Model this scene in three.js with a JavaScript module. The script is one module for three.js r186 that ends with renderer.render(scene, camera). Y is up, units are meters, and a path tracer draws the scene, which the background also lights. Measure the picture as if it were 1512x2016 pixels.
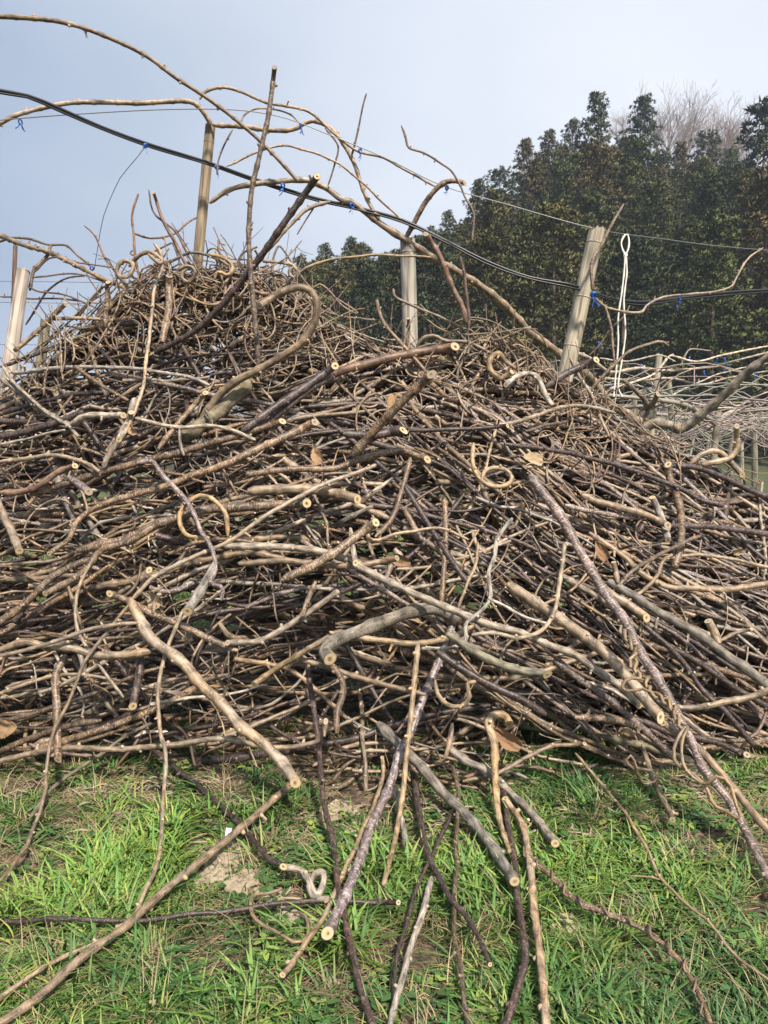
import * as THREE from 'three';
import { mergeGeometries } from 'three/addons/utils/BufferGeometryUtils.js';
import { ImprovedNoise } from 'three/addons/math/ImprovedNoise.js';

// ---------------------------------------------------------------- camera, sky, sun, exposure
const scene = new THREE.Scene();
const camera = new THREE.PerspectiveCamera(67.3, 768 / 1024, 0.05, 3000);
camera.position.set(0, 1.45, 0);
camera.rotation.set(-5.2 * Math.PI / 180, 0, 0);
const renderer = new THREE.WebGLRenderer({ antialias: true });
renderer.setSize(768, 1024);
renderer.toneMapping = THREE.LinearToneMapping;
renderer.toneMappingExposure = 1.55;
renderer.shadowMap.enabled = true;

const perlin = new ImprovedNoise();
const V3 = (x, y, z) => new THREE.Vector3(x, y, z);
const mixn = (a, b, t) => a + (b - a) * t;
const clamp = (x, a = 0, b = 1) => Math.min(b, Math.max(a, x));
const smooth = (a, b, x) => { const t = clamp((x - a) / (b - a)); return t * t * (3 - 2 * t); };
function table(x, t) {
  if (x <= t[0][0]) return t[0][1];
  for (let i = 1; i < t.length; i++) if (x <= t[i][0]) return mixn(t[i - 1][1], t[i][1], (x - t[i - 1][0]) / (t[i][0] - t[i - 1][0]));
  return t[t.length - 1][1];
}
function fbm(x, y, z, oct = 4) { let s = 0, a = 0.5; for (let o = 0; o < oct; o++) { s += a * perlin.noise(x, y, z); x *= 2.03; y *= 2.03; z *= 2.03; a *= 0.5; } return s; }

{ // thin high overcast: bluish grey layers with paler breaks
  const W = 1024, H = 512, d = new Float32Array(W * H * 4);
  for (let j = 0; j < H; j++) for (let i = 0; i < W; i++) {
    const el = ((j + 0.5) / H - 0.5) * Math.PI, az = ((i + 0.5) / W) * 2 * Math.PI;
    const dx = -Math.cos(el) * Math.cos(az), dy = Math.sin(el), dz = -Math.cos(el) * Math.sin(az);
    const k = 1 / (Math.abs(dy) + 0.35);
    const n = fbm(dx * k * 1.1 + 3.1, dy * 0.6 + 1.7, dz * k * 1.1 + 9.3, 5) * 1.9;
    const side = fbm(dx * 0.9 + 7.7, dy * 1.2 + 2.2, dz * 0.9 + 4.1, 2) * 2.0;
    const t = clamp(0.5 + 0.72 * dx + n * 0.26 + side * 0.1 + 0.12 * dy);
    const lo = [0.228, 0.298, 0.41], hi = [0.63, 0.66, 0.715];
    const o = (j * W + i) * 4;
    for (let c = 0; c < 3; c++) d[o + c] = mixn(lo[c], hi[c], t);
    d[o + 3] = 1;
  }
  const sky = new THREE.DataTexture(d, W, H, THREE.RGBAFormat, THREE.FloatType);
  sky.mapping = THREE.EquirectangularReflectionMapping; sky.magFilter = THREE.LinearFilter; sky.needsUpdate = true;
  scene.background = sky; scene.environment = sky;
}
const sun = new THREE.DirectionalLight(0xfff4e6, 5);
sun.position.set(6, 19, 9); sun.target.position.set(0, 0.8, -4.2);
sun.castShadow = true; sun.shadow.radius = 8; sun.shadow.mapSize.set(2048, 2048);
Object.assign(sun.shadow.camera, { left: -40, right: 40, top: 40, bottom: -40, near: 0.5, far: 160 });
scene.add(sun, sun.target);

// ---------------------------------------------------------------- helpers
function rng(seed) { let a = seed >>> 0; return () => { a = (a + 0x6D2B79F5) >>> 0; let t = a; t = Math.imul(t ^ (t >>> 15), t | 1); t ^= t + Math.imul(t ^ (t >>> 7), t | 61); return ((t ^ (t >>> 14)) >>> 0) / 4294967296; }; }
const R = rng(20240);
const rr = (a, b, r = R) => a + (b - a) * r();
const gauss = (r = R) => (r() + r() + r() + r() - 2) * 0.87 * 1.2;
const taken = {};
const numbered = (n) => { const k = taken[n] = (taken[n] ?? -1) + 1; return k ? n + '_' + String(k).padStart(3, '0') : n; };
function tag(o, label, category, group) { o.userData.label = label; o.userData.category = category; if (group) o.userData.group = group; return o; }
function thing(name, label, category, group, at) { const g = new THREE.Group(); g.name = numbered(name); if (at) g.position.copy(at); scene.add(g); return tag(g, label, category, group); }
function mesh(name, geo, mat, parent) { const m = new THREE.Mesh(geo, mat); m.name = name; m.castShadow = m.receiveShadow = true; parent.add(m); return m; }
function top(name, geo, mat, label, category, group) { const m = mesh(numbered(name), geo, mat, scene); return tag(m, label, category, group); }
function structure(name, geo, mat) { const m = mesh(name, geo, mat, scene); m.userData.kind = 'structure'; return m; }

class Geo { // collects indexed triangles with normals, uv and vertex colours
  constructor() { this.p = []; this.n = []; this.u = []; this.c = []; this.i = []; this.k = 0; }
  v(x, y, z, nx, ny, nz, u, w, c) { this.p.push(x, y, z); this.n.push(nx, ny, nz); this.u.push(u, w); this.c.push(c[0], c[1], c[2]); return this.k++; }
  t(a, b, c) { this.i.push(a, b, c); }
  build(origin) {
    const g = new THREE.BufferGeometry();
    if (origin) for (let i = 0; i < this.p.length; i += 3) { this.p[i] -= origin.x; this.p[i + 1] -= origin.y; this.p[i + 2] -= origin.z; }
    g.setAttribute('position', new THREE.BufferAttribute(new Float32Array(this.p), 3));
    g.setAttribute('normal', new THREE.BufferAttribute(new Float32Array(this.n), 3));
    g.setAttribute('uv', new THREE.BufferAttribute(new Float32Array(this.u), 2));
    g.setAttribute('color', new THREE.BufferAttribute(new Float32Array(this.c), 3));
    g.setIndex(this.i);
    return g;
  }
}
// a swept tube; rad[k] at pts[k]; returns end frames
function sweep(G, pts, rad, sides, col, { v0 = 0, vlen = 0.22, capA = true, capB = true, capCol = null, slant = null } = {}) {
  const seedv = pts[0].x * 7.3 + pts[0].y * 3.1; const n = pts.length, T = V3(), N = V3(), B = V3(), prevT = V3(); let len = 0, base0 = G.k; const ends = [];
  for (let k = 0; k < n; k++) {
    T.subVectors(pts[Math.min(n - 1, k + 1)], pts[Math.max(0, k - 1)]).normalize();
    if (k === 0) { N.set(0, 1, 0); if (Math.abs(T.y) > 0.9) N.set(1, 0, 0); N.addScaledVector(T, -N.dot(T)).normalize(); }
    else { N.addScaledVector(T, -N.dot(T)); if (N.lengthSq() < 1e-8) N.set(T.y, -T.x, 0.1); N.normalize(); len += pts[k].distanceTo(pts[k - 1]); }
    B.crossVectors(T, N); prevT.copy(T);
    const dl = pts[Math.min(n - 1, k + 1)].distanceTo(pts[Math.max(0, k - 1)]) || 1;
    const sl = clamp((rad[Math.min(n - 1, k + 1)] - rad[Math.max(0, k - 1)]) / dl, -1, 1);
    const e1 = 1 + 0.34 * perlin.noise(len * 9, seedv, 3.3) + 0.2 * perlin.noise(len * 31, seedv, 8.1), e2 = 0.22 * perlin.noise(len * 6, seedv, 5.7), gy = (col[0] + col[1] + col[2]) / 3, rc = col.map((v) => mixn(v, gy, clamp(0.1 + e2 * 2, 0, 0.5)) * e1);
    for (let s = 0; s <= sides; s++) {
      const a = s / sides * Math.PI * 2, ca = Math.cos(a), sa = Math.sin(a);
      const x = N.x * ca + B.x * sa, y = N.y * ca + B.y * sa, z = N.z * ca + B.z * sa, r = rad[k], sn = slant && (k === 0 ? slant[0] : k === n - 1 ? slant[1] : null), sh = sn ? -r * (x * sn.x + y * sn.y + z * sn.z) / (T.x * sn.x + T.y * sn.y + T.z * sn.z) : 0;
      G.v(pts[k].x + x * r + T.x * sh, pts[k].y + y * r + T.y * sh, pts[k].z + z * r + T.z * sh, x - T.x * sl, y - T.y * sl, z - T.z * sl, s / sides, v0 + len / vlen, rc);
    }
    if (k === 0 || k === n - 1) ends.push({ p: pts[k].clone(), t: T.clone().multiplyScalar(k ? 1 : -1), r: rad[k] });
  }
  const m = sides + 1;
  for (let k = 0; k < n - 1; k++) for (let s = 0; s < sides; s++) { const a = base0 + k * m + s; G.t(a, a + 1, a + m); G.t(a + 1, a + m + 1, a + m); }
  for (const [on, k, e] of [[capA, 0, ends[0]], [capB, n - 1, ends[1]]]) if (on) {
    const c = capCol || col, b = G.k;
    for (let s = 0; s < sides; s++) { const o = (base0 + k * m + s) * 3; G.v(G.p[o], G.p[o + 1], G.p[o + 2], e.t.x, e.t.y, e.t.z, 0.5, 0.5, c); }
    const q = G.v(e.p.x, e.p.y, e.p.z, e.t.x, e.t.y, e.t.z, 0.5, 0.5, c);
    for (let s = 0; s < sides; s++) k ? G.t(b + s, b + (s + 1) % sides, q) : G.t(b + (s + 1) % sides, b + s, q);
  }
  return ends;
}
const unpack = (a) => { const o = []; for (let i = 0; i < a.length; i += 3) o.push(V3(a[i], a[i + 1], a[i + 2])); return o; };
function spline(ctrl, step) { // even samples along a smooth curve
  if (ctrl.length === 2) ctrl = [ctrl[0], ctrl[0].clone().lerp(ctrl[1], 0.5), ctrl[1]];
  const c = new THREE.CatmullRomCurve3(ctrl, false, 'centripetal'); c.arcLengthDivisions = 120;
  return c.getSpacedPoints(Math.max(4, Math.round(c.getLength() / step)));
}

// ---------------------------------------------------------------- materials
function texture(w, h, f, srgb = true) {
  const d = new Uint8Array(w * h * 4);
  for (let j = 0; j < h; j++) for (let i = 0; i < w; i++) { const c = f(i / w, j / h, i, j), o = (j * w + i) * 4; d[o] = clamp(c[0]) * 255; d[o + 1] = clamp(c[1]) * 255; d[o + 2] = clamp(c[2]) * 255; d[o + 3] = 255; }
  const t = new THREE.DataTexture(d, w, h); t.wrapS = t.wrapT = THREE.RepeatWrapping; t.magFilter = THREE.LinearFilter; t.minFilter = THREE.LinearMipmapLinearFilter; t.generateMipmaps = true;
  if (srgb) t.colorSpace = THREE.SRGBColorSpace; t.needsUpdate = true; return t;
}
// noise that repeats over the unit square
function tnoise(u, v, fu, fv, z) {
  const a = u * Math.PI * 2, b = v * Math.PI * 2, ru = fu / 6.283, rv = fv / 6.283;
  return perlin.noise(Math.cos(a) * ru + z, Math.sin(a) * ru + Math.cos(b) * rv * 1.31, Math.sin(b) * rv + z * 1.7);
}
function spots(n, seed, r0, r1, w, h) { const q = rng(seed), s = []; for (let i = 0; i < n; i++) s.push([q(), q(), rr(r0, r1, q), q()]); const m = new Float32Array(w * h);
  for (const [x, y, r, k] of s) { const R_ = Math.ceil(r * 2) + 1, cx = x * w, cy = y * h; for (let b = -R_; b <= R_; b++) for (let a = -R_; a <= R_; a++) { const X = ((Math.floor(cx + a) % w) + w) % w, Y = ((Math.floor(cy + b) % h) + h) % h; const dd = Math.hypot(a * 0.8, b) / r; m[Y * w + X] = Math.max(m[Y * w + X], clamp(1.5 - dd) * (0.5 + 0.5 * k)); } } return m; }
function barkMaps(seed, dotsN, dotAmt, lichen, streak, low = 1) {
  const w = 128, h = 512, sp = spots(dotsN, seed, 2.2, 5.2, w, h), li = spots(lichen, seed + 5, 4, 16, w, h);
  const val = (u, v, i, j) => {
    const s = tnoise(u, v, 9, 5, seed) * 0.5 + tnoise(u, v, 22, 6, seed + 3) * 0.35 + tnoise(u, v, 30, 60, seed + 8) * 0.3;
    const m = tnoise(u, v, 3, 7, seed + 11);
    return { base: 0.72 + s * streak * 1.5 + m * 0.24, dot: sp[j * w + i], li: clamp(li[j * w + i] * (0.7 + tnoise(u, v, 20, 70, seed + 20))) };
  };
  const col = texture(w, h, (u, v, i, j) => { const q = val(u, v, i, j), b = q.base * low; const c = [b, b * 0.985, b * 0.965]; const k = q.dot * dotAmt; const L = q.li * 0.6; return c.map((x, a) => mixn(mixn(x, [1, 0.97, 0.9][a], k), [0.96, 0.98, 0.95][a], L)); });
  const bump = texture(w, h, (u, v, i, j) => { const q = val(u, v, i, j); const b = q.base * 0.6 + q.dot * 0.4 + q.li * 0.25; return [b, b, b]; }, false);
  return { map: col, bumpMap: bump };
}
const barkMat = (maps, rough, bump) => new THREE.MeshStandardMaterial({ ...maps, vertexColors: true, roughness: rough, bumpScale: bump });
const SMOOTH = barkMat(barkMaps(3, 130, 0.5, 10, 0.3), 0.5, 0.002);
const SPECK = barkMat(barkMaps(17, 210, 0.85, 6, 0.26, 0.68), 0.46, 0.002);
const CRUST = barkMat(barkMaps(41, 150, 0.6, 90, 0.4), 0.85, 0.002);
const KIND = { // real bark colours (linear) and surface
  t: [[0.375, 0.28, 0.188], SMOOTH], b: [[0.21, 0.146, 0.098], SPECK], d: [[0.084, 0.058, 0.053], SPECK], g: [[0.3, 0.258, 0.215], CRUST], o: [[0.41, 0.285, 0.155], SMOOTH],
  y: [[0.47, 0.4, 0.33], CRUST], l: [[0.24, 0.19, 0.183], SPECK], v: [[0.175, 0.155, 0.105], CRUST], r: [[0.25, 0.155, 0.105], SMOOTH],
};
const CUT = new THREE.MeshStandardMaterial({ vertexColors: true, roughness: 0.8 });
const plain = (r, g, b, rough = 0.8, extra = {}) => new THREE.MeshStandardMaterial({ color: new THREE.Color().setRGB(r, g, b), roughness: rough, ...extra });

// ---------------------------------------------------------------- ground
const RIDGE = [[-30, 0], [-22, 1], [-13, 3], [-8, 6], [6.7, 10.5], [13.6, 15.5], [19.6, 19.5], [32, 19], [45, 21], [70, 24]];
function hillHeight(x, d) { let t = clamp((d - 38) / 36); t = t * t * (3 - 2 * t) * 0.55 + t * 0.45; return table(x, RIDGE) * t; }
function groundY(x, z) {
  const near = fbm(x * 1.7 + 5, 0.3, z * 1.7, 3) * 0.05 + fbm(x * 8, 2.2, z * 8, 2) * 0.014;
  const d = -z;
  return (d < 30 ? (near - 0.012) * smooth(30, 6, d) : 0) + (d > 38 ? hillHeight(x, d) : 0);
}
const soilness = (x, z) => { // bare earth patches among the grass
  let s = smooth(-0.03, 0.2, fbm(x * 1.35 + 11, 4.4, z * 1.35 + 3, 4) - 0.01);
  for (const [cx, cz, r] of [[-0.56, -2.62, 0.3], [-0.28, -2.3, 0.24], [-0.16, -2.95, 0.26], [1.35, -3.55, 0.45], [-1.25, -2.5, 0.3], [0.05, -2.1, 0.22], [1.2, -2.75, 0.3], [-0.1, -3.5, 0.7]]) s = Math.max(s, smooth(r, r * 0.4, Math.hypot(x - cx, z - cz) + fbm(x * 6, 1, z * 6, 2) * 0.2));
  const d = -z; if (d > 3.55 && d < 6.2 && Math.abs(x) < 3) s = Math.max(s, smooth(3.55, 3.9, d + fbm(x * 3, 5, z * 3, 2) * 0.3) * smooth(6.2, 5.8, d) * (x < 1.2 ? 1 : smooth(2.6, 1.2, x)));
  return s;
};
{
  const xs = [], zs = [];
  for (let x = -3.2; x <= 3.2; x += 0.05) xs.push(x);
  for (let s = 0.08, x = 3.2; x < 1500; s *= 1.16) { x += s; xs.push(x); xs.unshift(-x); }
  for (let z = -1.2; z >= -5; z -= 0.045) zs.push(z);
  for (let s = 0.07, z = -5; z > -1500; s *= 1.11) { z -= Math.min(s, z > -110 ? 2.2 : 1e9); zs.push(z); }
  for (let s = 0.1, z = -1.2; z < 300; s *= 1.25) { z += s; zs.unshift(z); }
  const G = new Geo(), W = xs.length;
  for (const z of zs) for (const x of xs) {
    const s = soilness(x, z), n = fbm(x * 2.3, 8, z * 2.3, 3), far = smooth(5, 9, -z), hill = smooth(36, 42, -z);
    const earth = [0.125 + n * 0.05, 0.092 + n * 0.04, 0.06 + n * 0.03], moss = [0.062 + n * 0.03, 0.078 + n * 0.03, 0.026], lawn = [0.085, 0.115, 0.035], litter = [0.045, 0.035, 0.02];
    const c = [0, 1, 2].map((k) => mixn(mixn(mixn(moss[k], earth[k], clamp(s * 0.8 + 0.25 + n)), lawn[k], far * 0.7), litter[k], hill));
    G.v(x, groundY(x, z), z, 0, 1, 0, x / 1.3, -z / 1.3, c.map((v) => v * 1.35));
  }
  for (let j = 0; j < zs.length - 1; j++) for (let i = 0; i < W - 1; i++) { const a = j * W + i; G.t(a, a + W + 1, a + W); G.t(a, a + 1, a + W + 1); }
  const g = G.build(); g.computeVertexNormals(); { const n = g.attributes.normal; if (n.getY(Math.floor(n.count / 2)) < 0) { const ix = g.index.array; for (let i = 0; i < ix.length; i += 3) { const t = ix[i]; ix[i] = ix[i + 1]; ix[i + 1] = t; } g.computeVertexNormals(); } }
  const crumbs = spots(2600, 91, 1.5, 6, 512, 512);
  const soil = texture(512, 512, (u, v, i, j) => { const s = 0.74 + tnoise(u, v, 30, 30, 2) * 0.3 + tnoise(u, v, 90, 90, 7) * 0.3 + tnoise(u, v, 8, 8, 5) * 0.15 + (crumbs[j * 512 + i] - 0.3) * 0.16; return [s, s * 0.985, s * 0.96]; });
  const bump = texture(512, 512, (u, v, i, j) => { const s = 0.4 + tnoise(u, v, 30, 30, 2) * 0.3 + tnoise(u, v, 90, 90, 7) * 0.2 + crumbs[j * 512 + i] * 0.4; return [s, s, s]; }, false);
  structure('ground', g, new THREE.MeshStandardMaterial({ map: soil, bumpMap: bump, bumpScale: 0.02, vertexColors: true, roughness: 1 }));
}
{ // blue mountains far off to the left
  const G = new Geo(), nx = 60, ny = 14;
  for (let j = 0; j <= ny; j++) for (let i = 0; i <= nx; i++) {
    const x = -1100 + i * 18, t = j / ny, hgt = (46 + 40 * fbm(x * 0.006, 1, 2, 4) + 18 * smooth(-300, -700, x)) * smooth(-60, -260, x);
    G.v(x, hgt * Math.sin(t * Math.PI) + fbm(x * 0.03, t * 4, 1, 3) * 8 * Math.sin(t * Math.PI) - 1, -760 - t * 300, 0, 1, 0, x / 20, t * 15, [0.05, 0.065, 0.035]);
  }
  for (let j = 0; j < ny; j++) for (let i = 0; i < nx; i++) { const a = j * (nx + 1) + i, b = a + nx + 1; G.t(a, a + 1, b); G.t(a + 1, b + 1, b); }
  const g = G.build(); g.computeVertexNormals(); structure('hills', g, new THREE.MeshStandardMaterial({ vertexColors: true, roughness: 1, side: THREE.DoubleSide }));
}
scene.fog = new THREE.FogExp2(0xc3d0e4, 0.0008);

// ---------------------------------------------------------------- cane builder
const cutShapes = [0, 1, 2, 3, 4, 5].map((v) => { const k = v % 3, old = v > 4 ? 0.66 : v > 3 ? 0.85 : 1, grey = v > 3 ? 0.25 : 0; // sawn face: pale wood, growth ring, open pith
  const G = new Geo(), q = rng(70 + v), S = 14, rings = [[1.0, 0, [0.2, 0.13, 0.08]], [0.9, 0.015, [0.45, 0.345, 0.21]], [0.58, 0.02, [0.53, 0.405, 0.235]], [0.3 - k * 0.05, 0.01, [0.36, 0.235, 0.1]], [0.23 - k * 0.04, -0.12, [0.14, 0.085, 0.04]], [0.0, -0.5, [0.05, 0.03, 0.015]]];
  const off = [rr(-0.12, 0.12, q), rr(-0.12, 0.12, q)];
  rings.forEach(([r, z, c], j) => { const tone = rr(0.9, 1.08, q); for (let s = 0; s <= S; s++) { const a = s / S * 6.2832, e = j < 3 ? 0 : 1, w = 1 + (j > 1 ? 0.12 * Math.sin(a * 2 + k) : 0); G.v(Math.cos(a) * r * w + off[0] * e, Math.sin(a) * r * w + off[1] * e, z, 0, 0, 1, 0, 0, c.map((x) => mixn(x, (c[0] + c[1] + c[2]) / 3, grey) * tone * old * (1 + 0.2 * perlin.noise(Math.cos(a) * 2 + v * 5, Math.sin(a) * 2, j * 1.7)))); } });
  for (let j = 0; j < rings.length - 1; j++) for (let s = 0; s < S; s++) { const a = j * (S + 1) + s, b = a + S + 1; G.t(a, a + 1, b); G.t(a + 1, b + 1, b); }
  return G.build();
});
const budShape = (() => { // swollen node with a small scar
  const pr = [[0.001, -0.9], [0.8, -0.7], [1.0, -0.1], [0.86, 0.5], [0.62, 0.85], [0.5, 1.02], [0.001, 0.95]].map(([x, y]) => new THREE.Vector2(x, y));
  const g = new THREE.LatheGeometry(pr, 7), n = g.attributes.position.count, c = new Float32Array(n * 3);
  for (let i = 0; i < n; i++) { const y = g.attributes.position.getY(i), k = y > 0.7 ? [1.35, 1.3, 1.2] : [1.05, 1.03, 1.0]; c.set(k, i * 3); }
  g.setAttribute('color', new THREE.BufferAttribute(c, 3)); return g;
})();
const UP = V3(0, 1, 0), FWD = V3(0, 0, 1);
const spurShapes = [0, 1, 2].map((k) => { const G = new Geo(), q = rng(130 + k); sweep(G, [V3(0, -0.6, 0), V3(0, 0.6, 0), V3(rr(-0.3, 0.3, q), 2, rr(-0.3, 0.3, q)), V3(rr(-0.5, 0.5, q), 3 + k * 1.6, rr(-0.5, 0.5, q))], [1.25, 0.95, 0.85, 0.95], 7, [1, 1, 1], { capCol: [1.9, 1.75, 1.45] }); return G.build(); });
const budMats = {}; for (const k in KIND) budMats[k] = new THREE.MeshStandardMaterial({ color: new THREE.Color().setRGB(...KIND[k][0].map((c) => c * 0.86 + 0.012)), vertexColors: true, roughness: 0.75 });
function caneShape(ctrl, r0, r1, q, { step = 0.03, gap = 0.09, bend = 1, raw = false, swell = 0.2 } = {}) {
  const pts = raw ? ctrl : spline(ctrl, 0.02), L = [0];
  for (let i = 1; i < pts.length; i++) L.push(L[i - 1] + pts[i].distanceTo(pts[i - 1]));
  const len = L[L.length - 1], S = new Set(); const nodes = [];
  for (let s = 0; s <= len; s += step) S.add(s); S.add(len);
  for (let s = rr(0.02, gap, q); s < len - 0.02; s += gap * rr(0.7, 1.35, q)) { nodes.push([s, rr(0, 6.28, q)]); S.add(s - r0 * 1.6); S.add(s); S.add(s + r0 * 1.6); }
  const ss = [...S].filter((s) => s >= 0 && s <= len).sort((a, b) => a - b), out = [], rad = []; let i = 0;
  const ph = q() * 50; let last = -1; if (r0 > 0.011) bend *= 0.4;
  const jog = nodes.map((_, k) => [(k % 2 ? 1 : -1) * rr(0.1, 0.6, q), rr(-0.4, 0.4, q)]);
  for (const s of ss) {
    if (s - last < 0.0025) continue; last = s;
    while (i < L.length - 2 && L[i + 1] < s) i++;
    const t = (s - L[i]) / (L[i + 1] - L[i] || 1), p = pts[i].clone().lerp(pts[i + 1], t);
    let r = mixn(r0, r1, s / len) * (1 + 0.09 * perlin.noise(s * 14, ph, 1.5));
    let jx = 0, jy = 0;
    for (let k = 0; k < nodes.length; k++) { const d = Math.abs(s - nodes[k][0]); if (d < gap) { const w = 1 - d / gap; jx += jog[k][0] * w; jy += jog[k][1] * w; } if (d < r0 * 0.8) r *= 1 + swell; }
    const jr = Math.min(r0, 0.009) * bend * (r0 < 0.009 ? 1.7 : 1); p.x += perlin.noise(s * 5, ph, 0) * jr * 0.8; p.y += (perlin.noise(s * 5, ph, 7) * 0.8 + jx * 0.35) * jr; p.z += jy * 0.4 * jr;
    out.push(p); rad.push(r);
  }
  return { pts: out, rad, len, nodes: nodes.map(([s, a]) => { let j = 0; while (j < L.length - 2 && L[j + 1] < s) j++; return { p: pts[j].clone().lerp(pts[j + 1], (s - L[j]) / (L[j + 1] - L[j] || 1)), t: pts[j + 1].clone().sub(pts[j]).normalize(), a, r: mixn(r0, r1, s / len) }; }) };
}
function tintOf(kind, q) { const w = rr(0.66, 1.26, q), h = rr(-0.05, 0.05, q), b = KIND[kind][0]; const m = KIND[kind][1] === SPECK ? 2.75 : 1.3; return [b[0] * w * (1 + h) * m, b[1] * w * m, b[2] * w * (1 - h * 1.5) * m]; }
// adds one stem (bark, buds, cut ends) to a thing whose origin is `o`
function addStem(g, o, name, [kind, r0, r1, caps, ctrl], q, { buds = true, sides = 9, gap } = {}) {
  const c = caneShape(typeof ctrl[0] === 'number' ? unpack(ctrl) : ctrl, r0, r1, q, { gap: gap ?? (r0 > 0.016 ? 0.16 : 0.1) });
  const a = /[sb]/.test(caps), b = /[eb]/.test(caps), n = c.rad.length;
  if (!a) { c.rad[0] *= 0.55; } if (!b) { c.rad[n - 1] *= 0.5; }
  const axis = (k) => c.pts[k ? n - 1 : 0].clone().sub(c.pts[k ? n - 2 : 1]).normalize();
  const saw = (k) => { const t = axis(k), s = V3(rr(-0.6, 0.6, q), rr(-0.3, 0.6, q), rr(0.3, 1, q)); s.addScaledVector(t, -s.dot(t)).normalize(); return t.addScaledVector(s, Math.tan(rr(0.08, 0.75, q))).normalize(); };
  const cutN = [a ? saw(0) : null, b ? saw(1) : null];
  const G = new Geo(), ends = sweep(G, c.pts, c.rad, sides, tintOf(kind, q), { v0: q() * 5, vlen: 0.2 + r0 * 4, slant: cutN });
  const m = mesh(name, G.build(o), KIND[kind][1], g);
  if (buds) for (const nd of c.nodes) {
    if (q() < 0.42) continue;
    const u = V3(Math.cos(nd.a), Math.sin(nd.a), rr(-0.4, 0.7, q)); u.addScaledVector(nd.t, -u.dot(nd.t)).normalize().addScaledVector(nd.t, 0.35).normalize();
    const k = clamp(nd.r * rr(0.62, 0.95, q), 0.0045, 0.0095), bm = mesh('bud', budShape, budMats[kind], g);
    if (q() < 0.22 && nd.r < 0.02) { const sp = mesh('spur', spurShapes[Math.floor(q() * 3)], budMats[kind], g); sp.position.copy(nd.p).addScaledVector(u, nd.r * 0.6).sub(o); sp.quaternion.setFromUnitVectors(UP, u); sp.scale.setScalar(clamp(nd.r * 0.55, 0.0028, 0.006)); }
    bm.position.copy(nd.p).addScaledVector(u, nd.r * 0.95).sub(o); bm.quaternion.setFromUnitVectors(UP, u); bm.scale.set(k, k * rr(0.8, 1.5, q), k);
  }
  ends.forEach((e, k) => {
    const nrm = cutN[k]; if (!nrm) return;
    const y = e.t.clone().addScaledVector(nrm, -nrm.dot(e.t)); if (y.lengthSq() < 1e-6) y.set(nrm.y, -nrm.x, 0); y.normalize();
    const x = V3().crossVectors(y, nrm).normalize(), d = mesh('cut_end', cutShapes[Math.floor(q() * cutShapes.length)], CUT, g);
    d.quaternion.setFromRotationMatrix(new THREE.Matrix4().makeBasis(x, y, nrm)); d.position.copy(e.p).addScaledVector(nrm, e.r * 0.05).sub(o); d.scale.set(e.r * 0.99, e.r * 0.99 / nrm.dot(e.t), e.r);
  });
  return m;
}
function addCane(name, label, category, group, stems, q, opt) {
  const o = V3(...stems[0][4].slice(0, 3)); const low = unpack(stems[0][4]).reduce((a, b) => (b.y < a.y ? b : a)); o.copy(low);
  const g = thing(name, label, category, group, o);
  stems.forEach((s, k) => addStem(g, o, k ? 'side_shoot' : 'stem', s, q, opt));
  return g;
}

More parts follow.
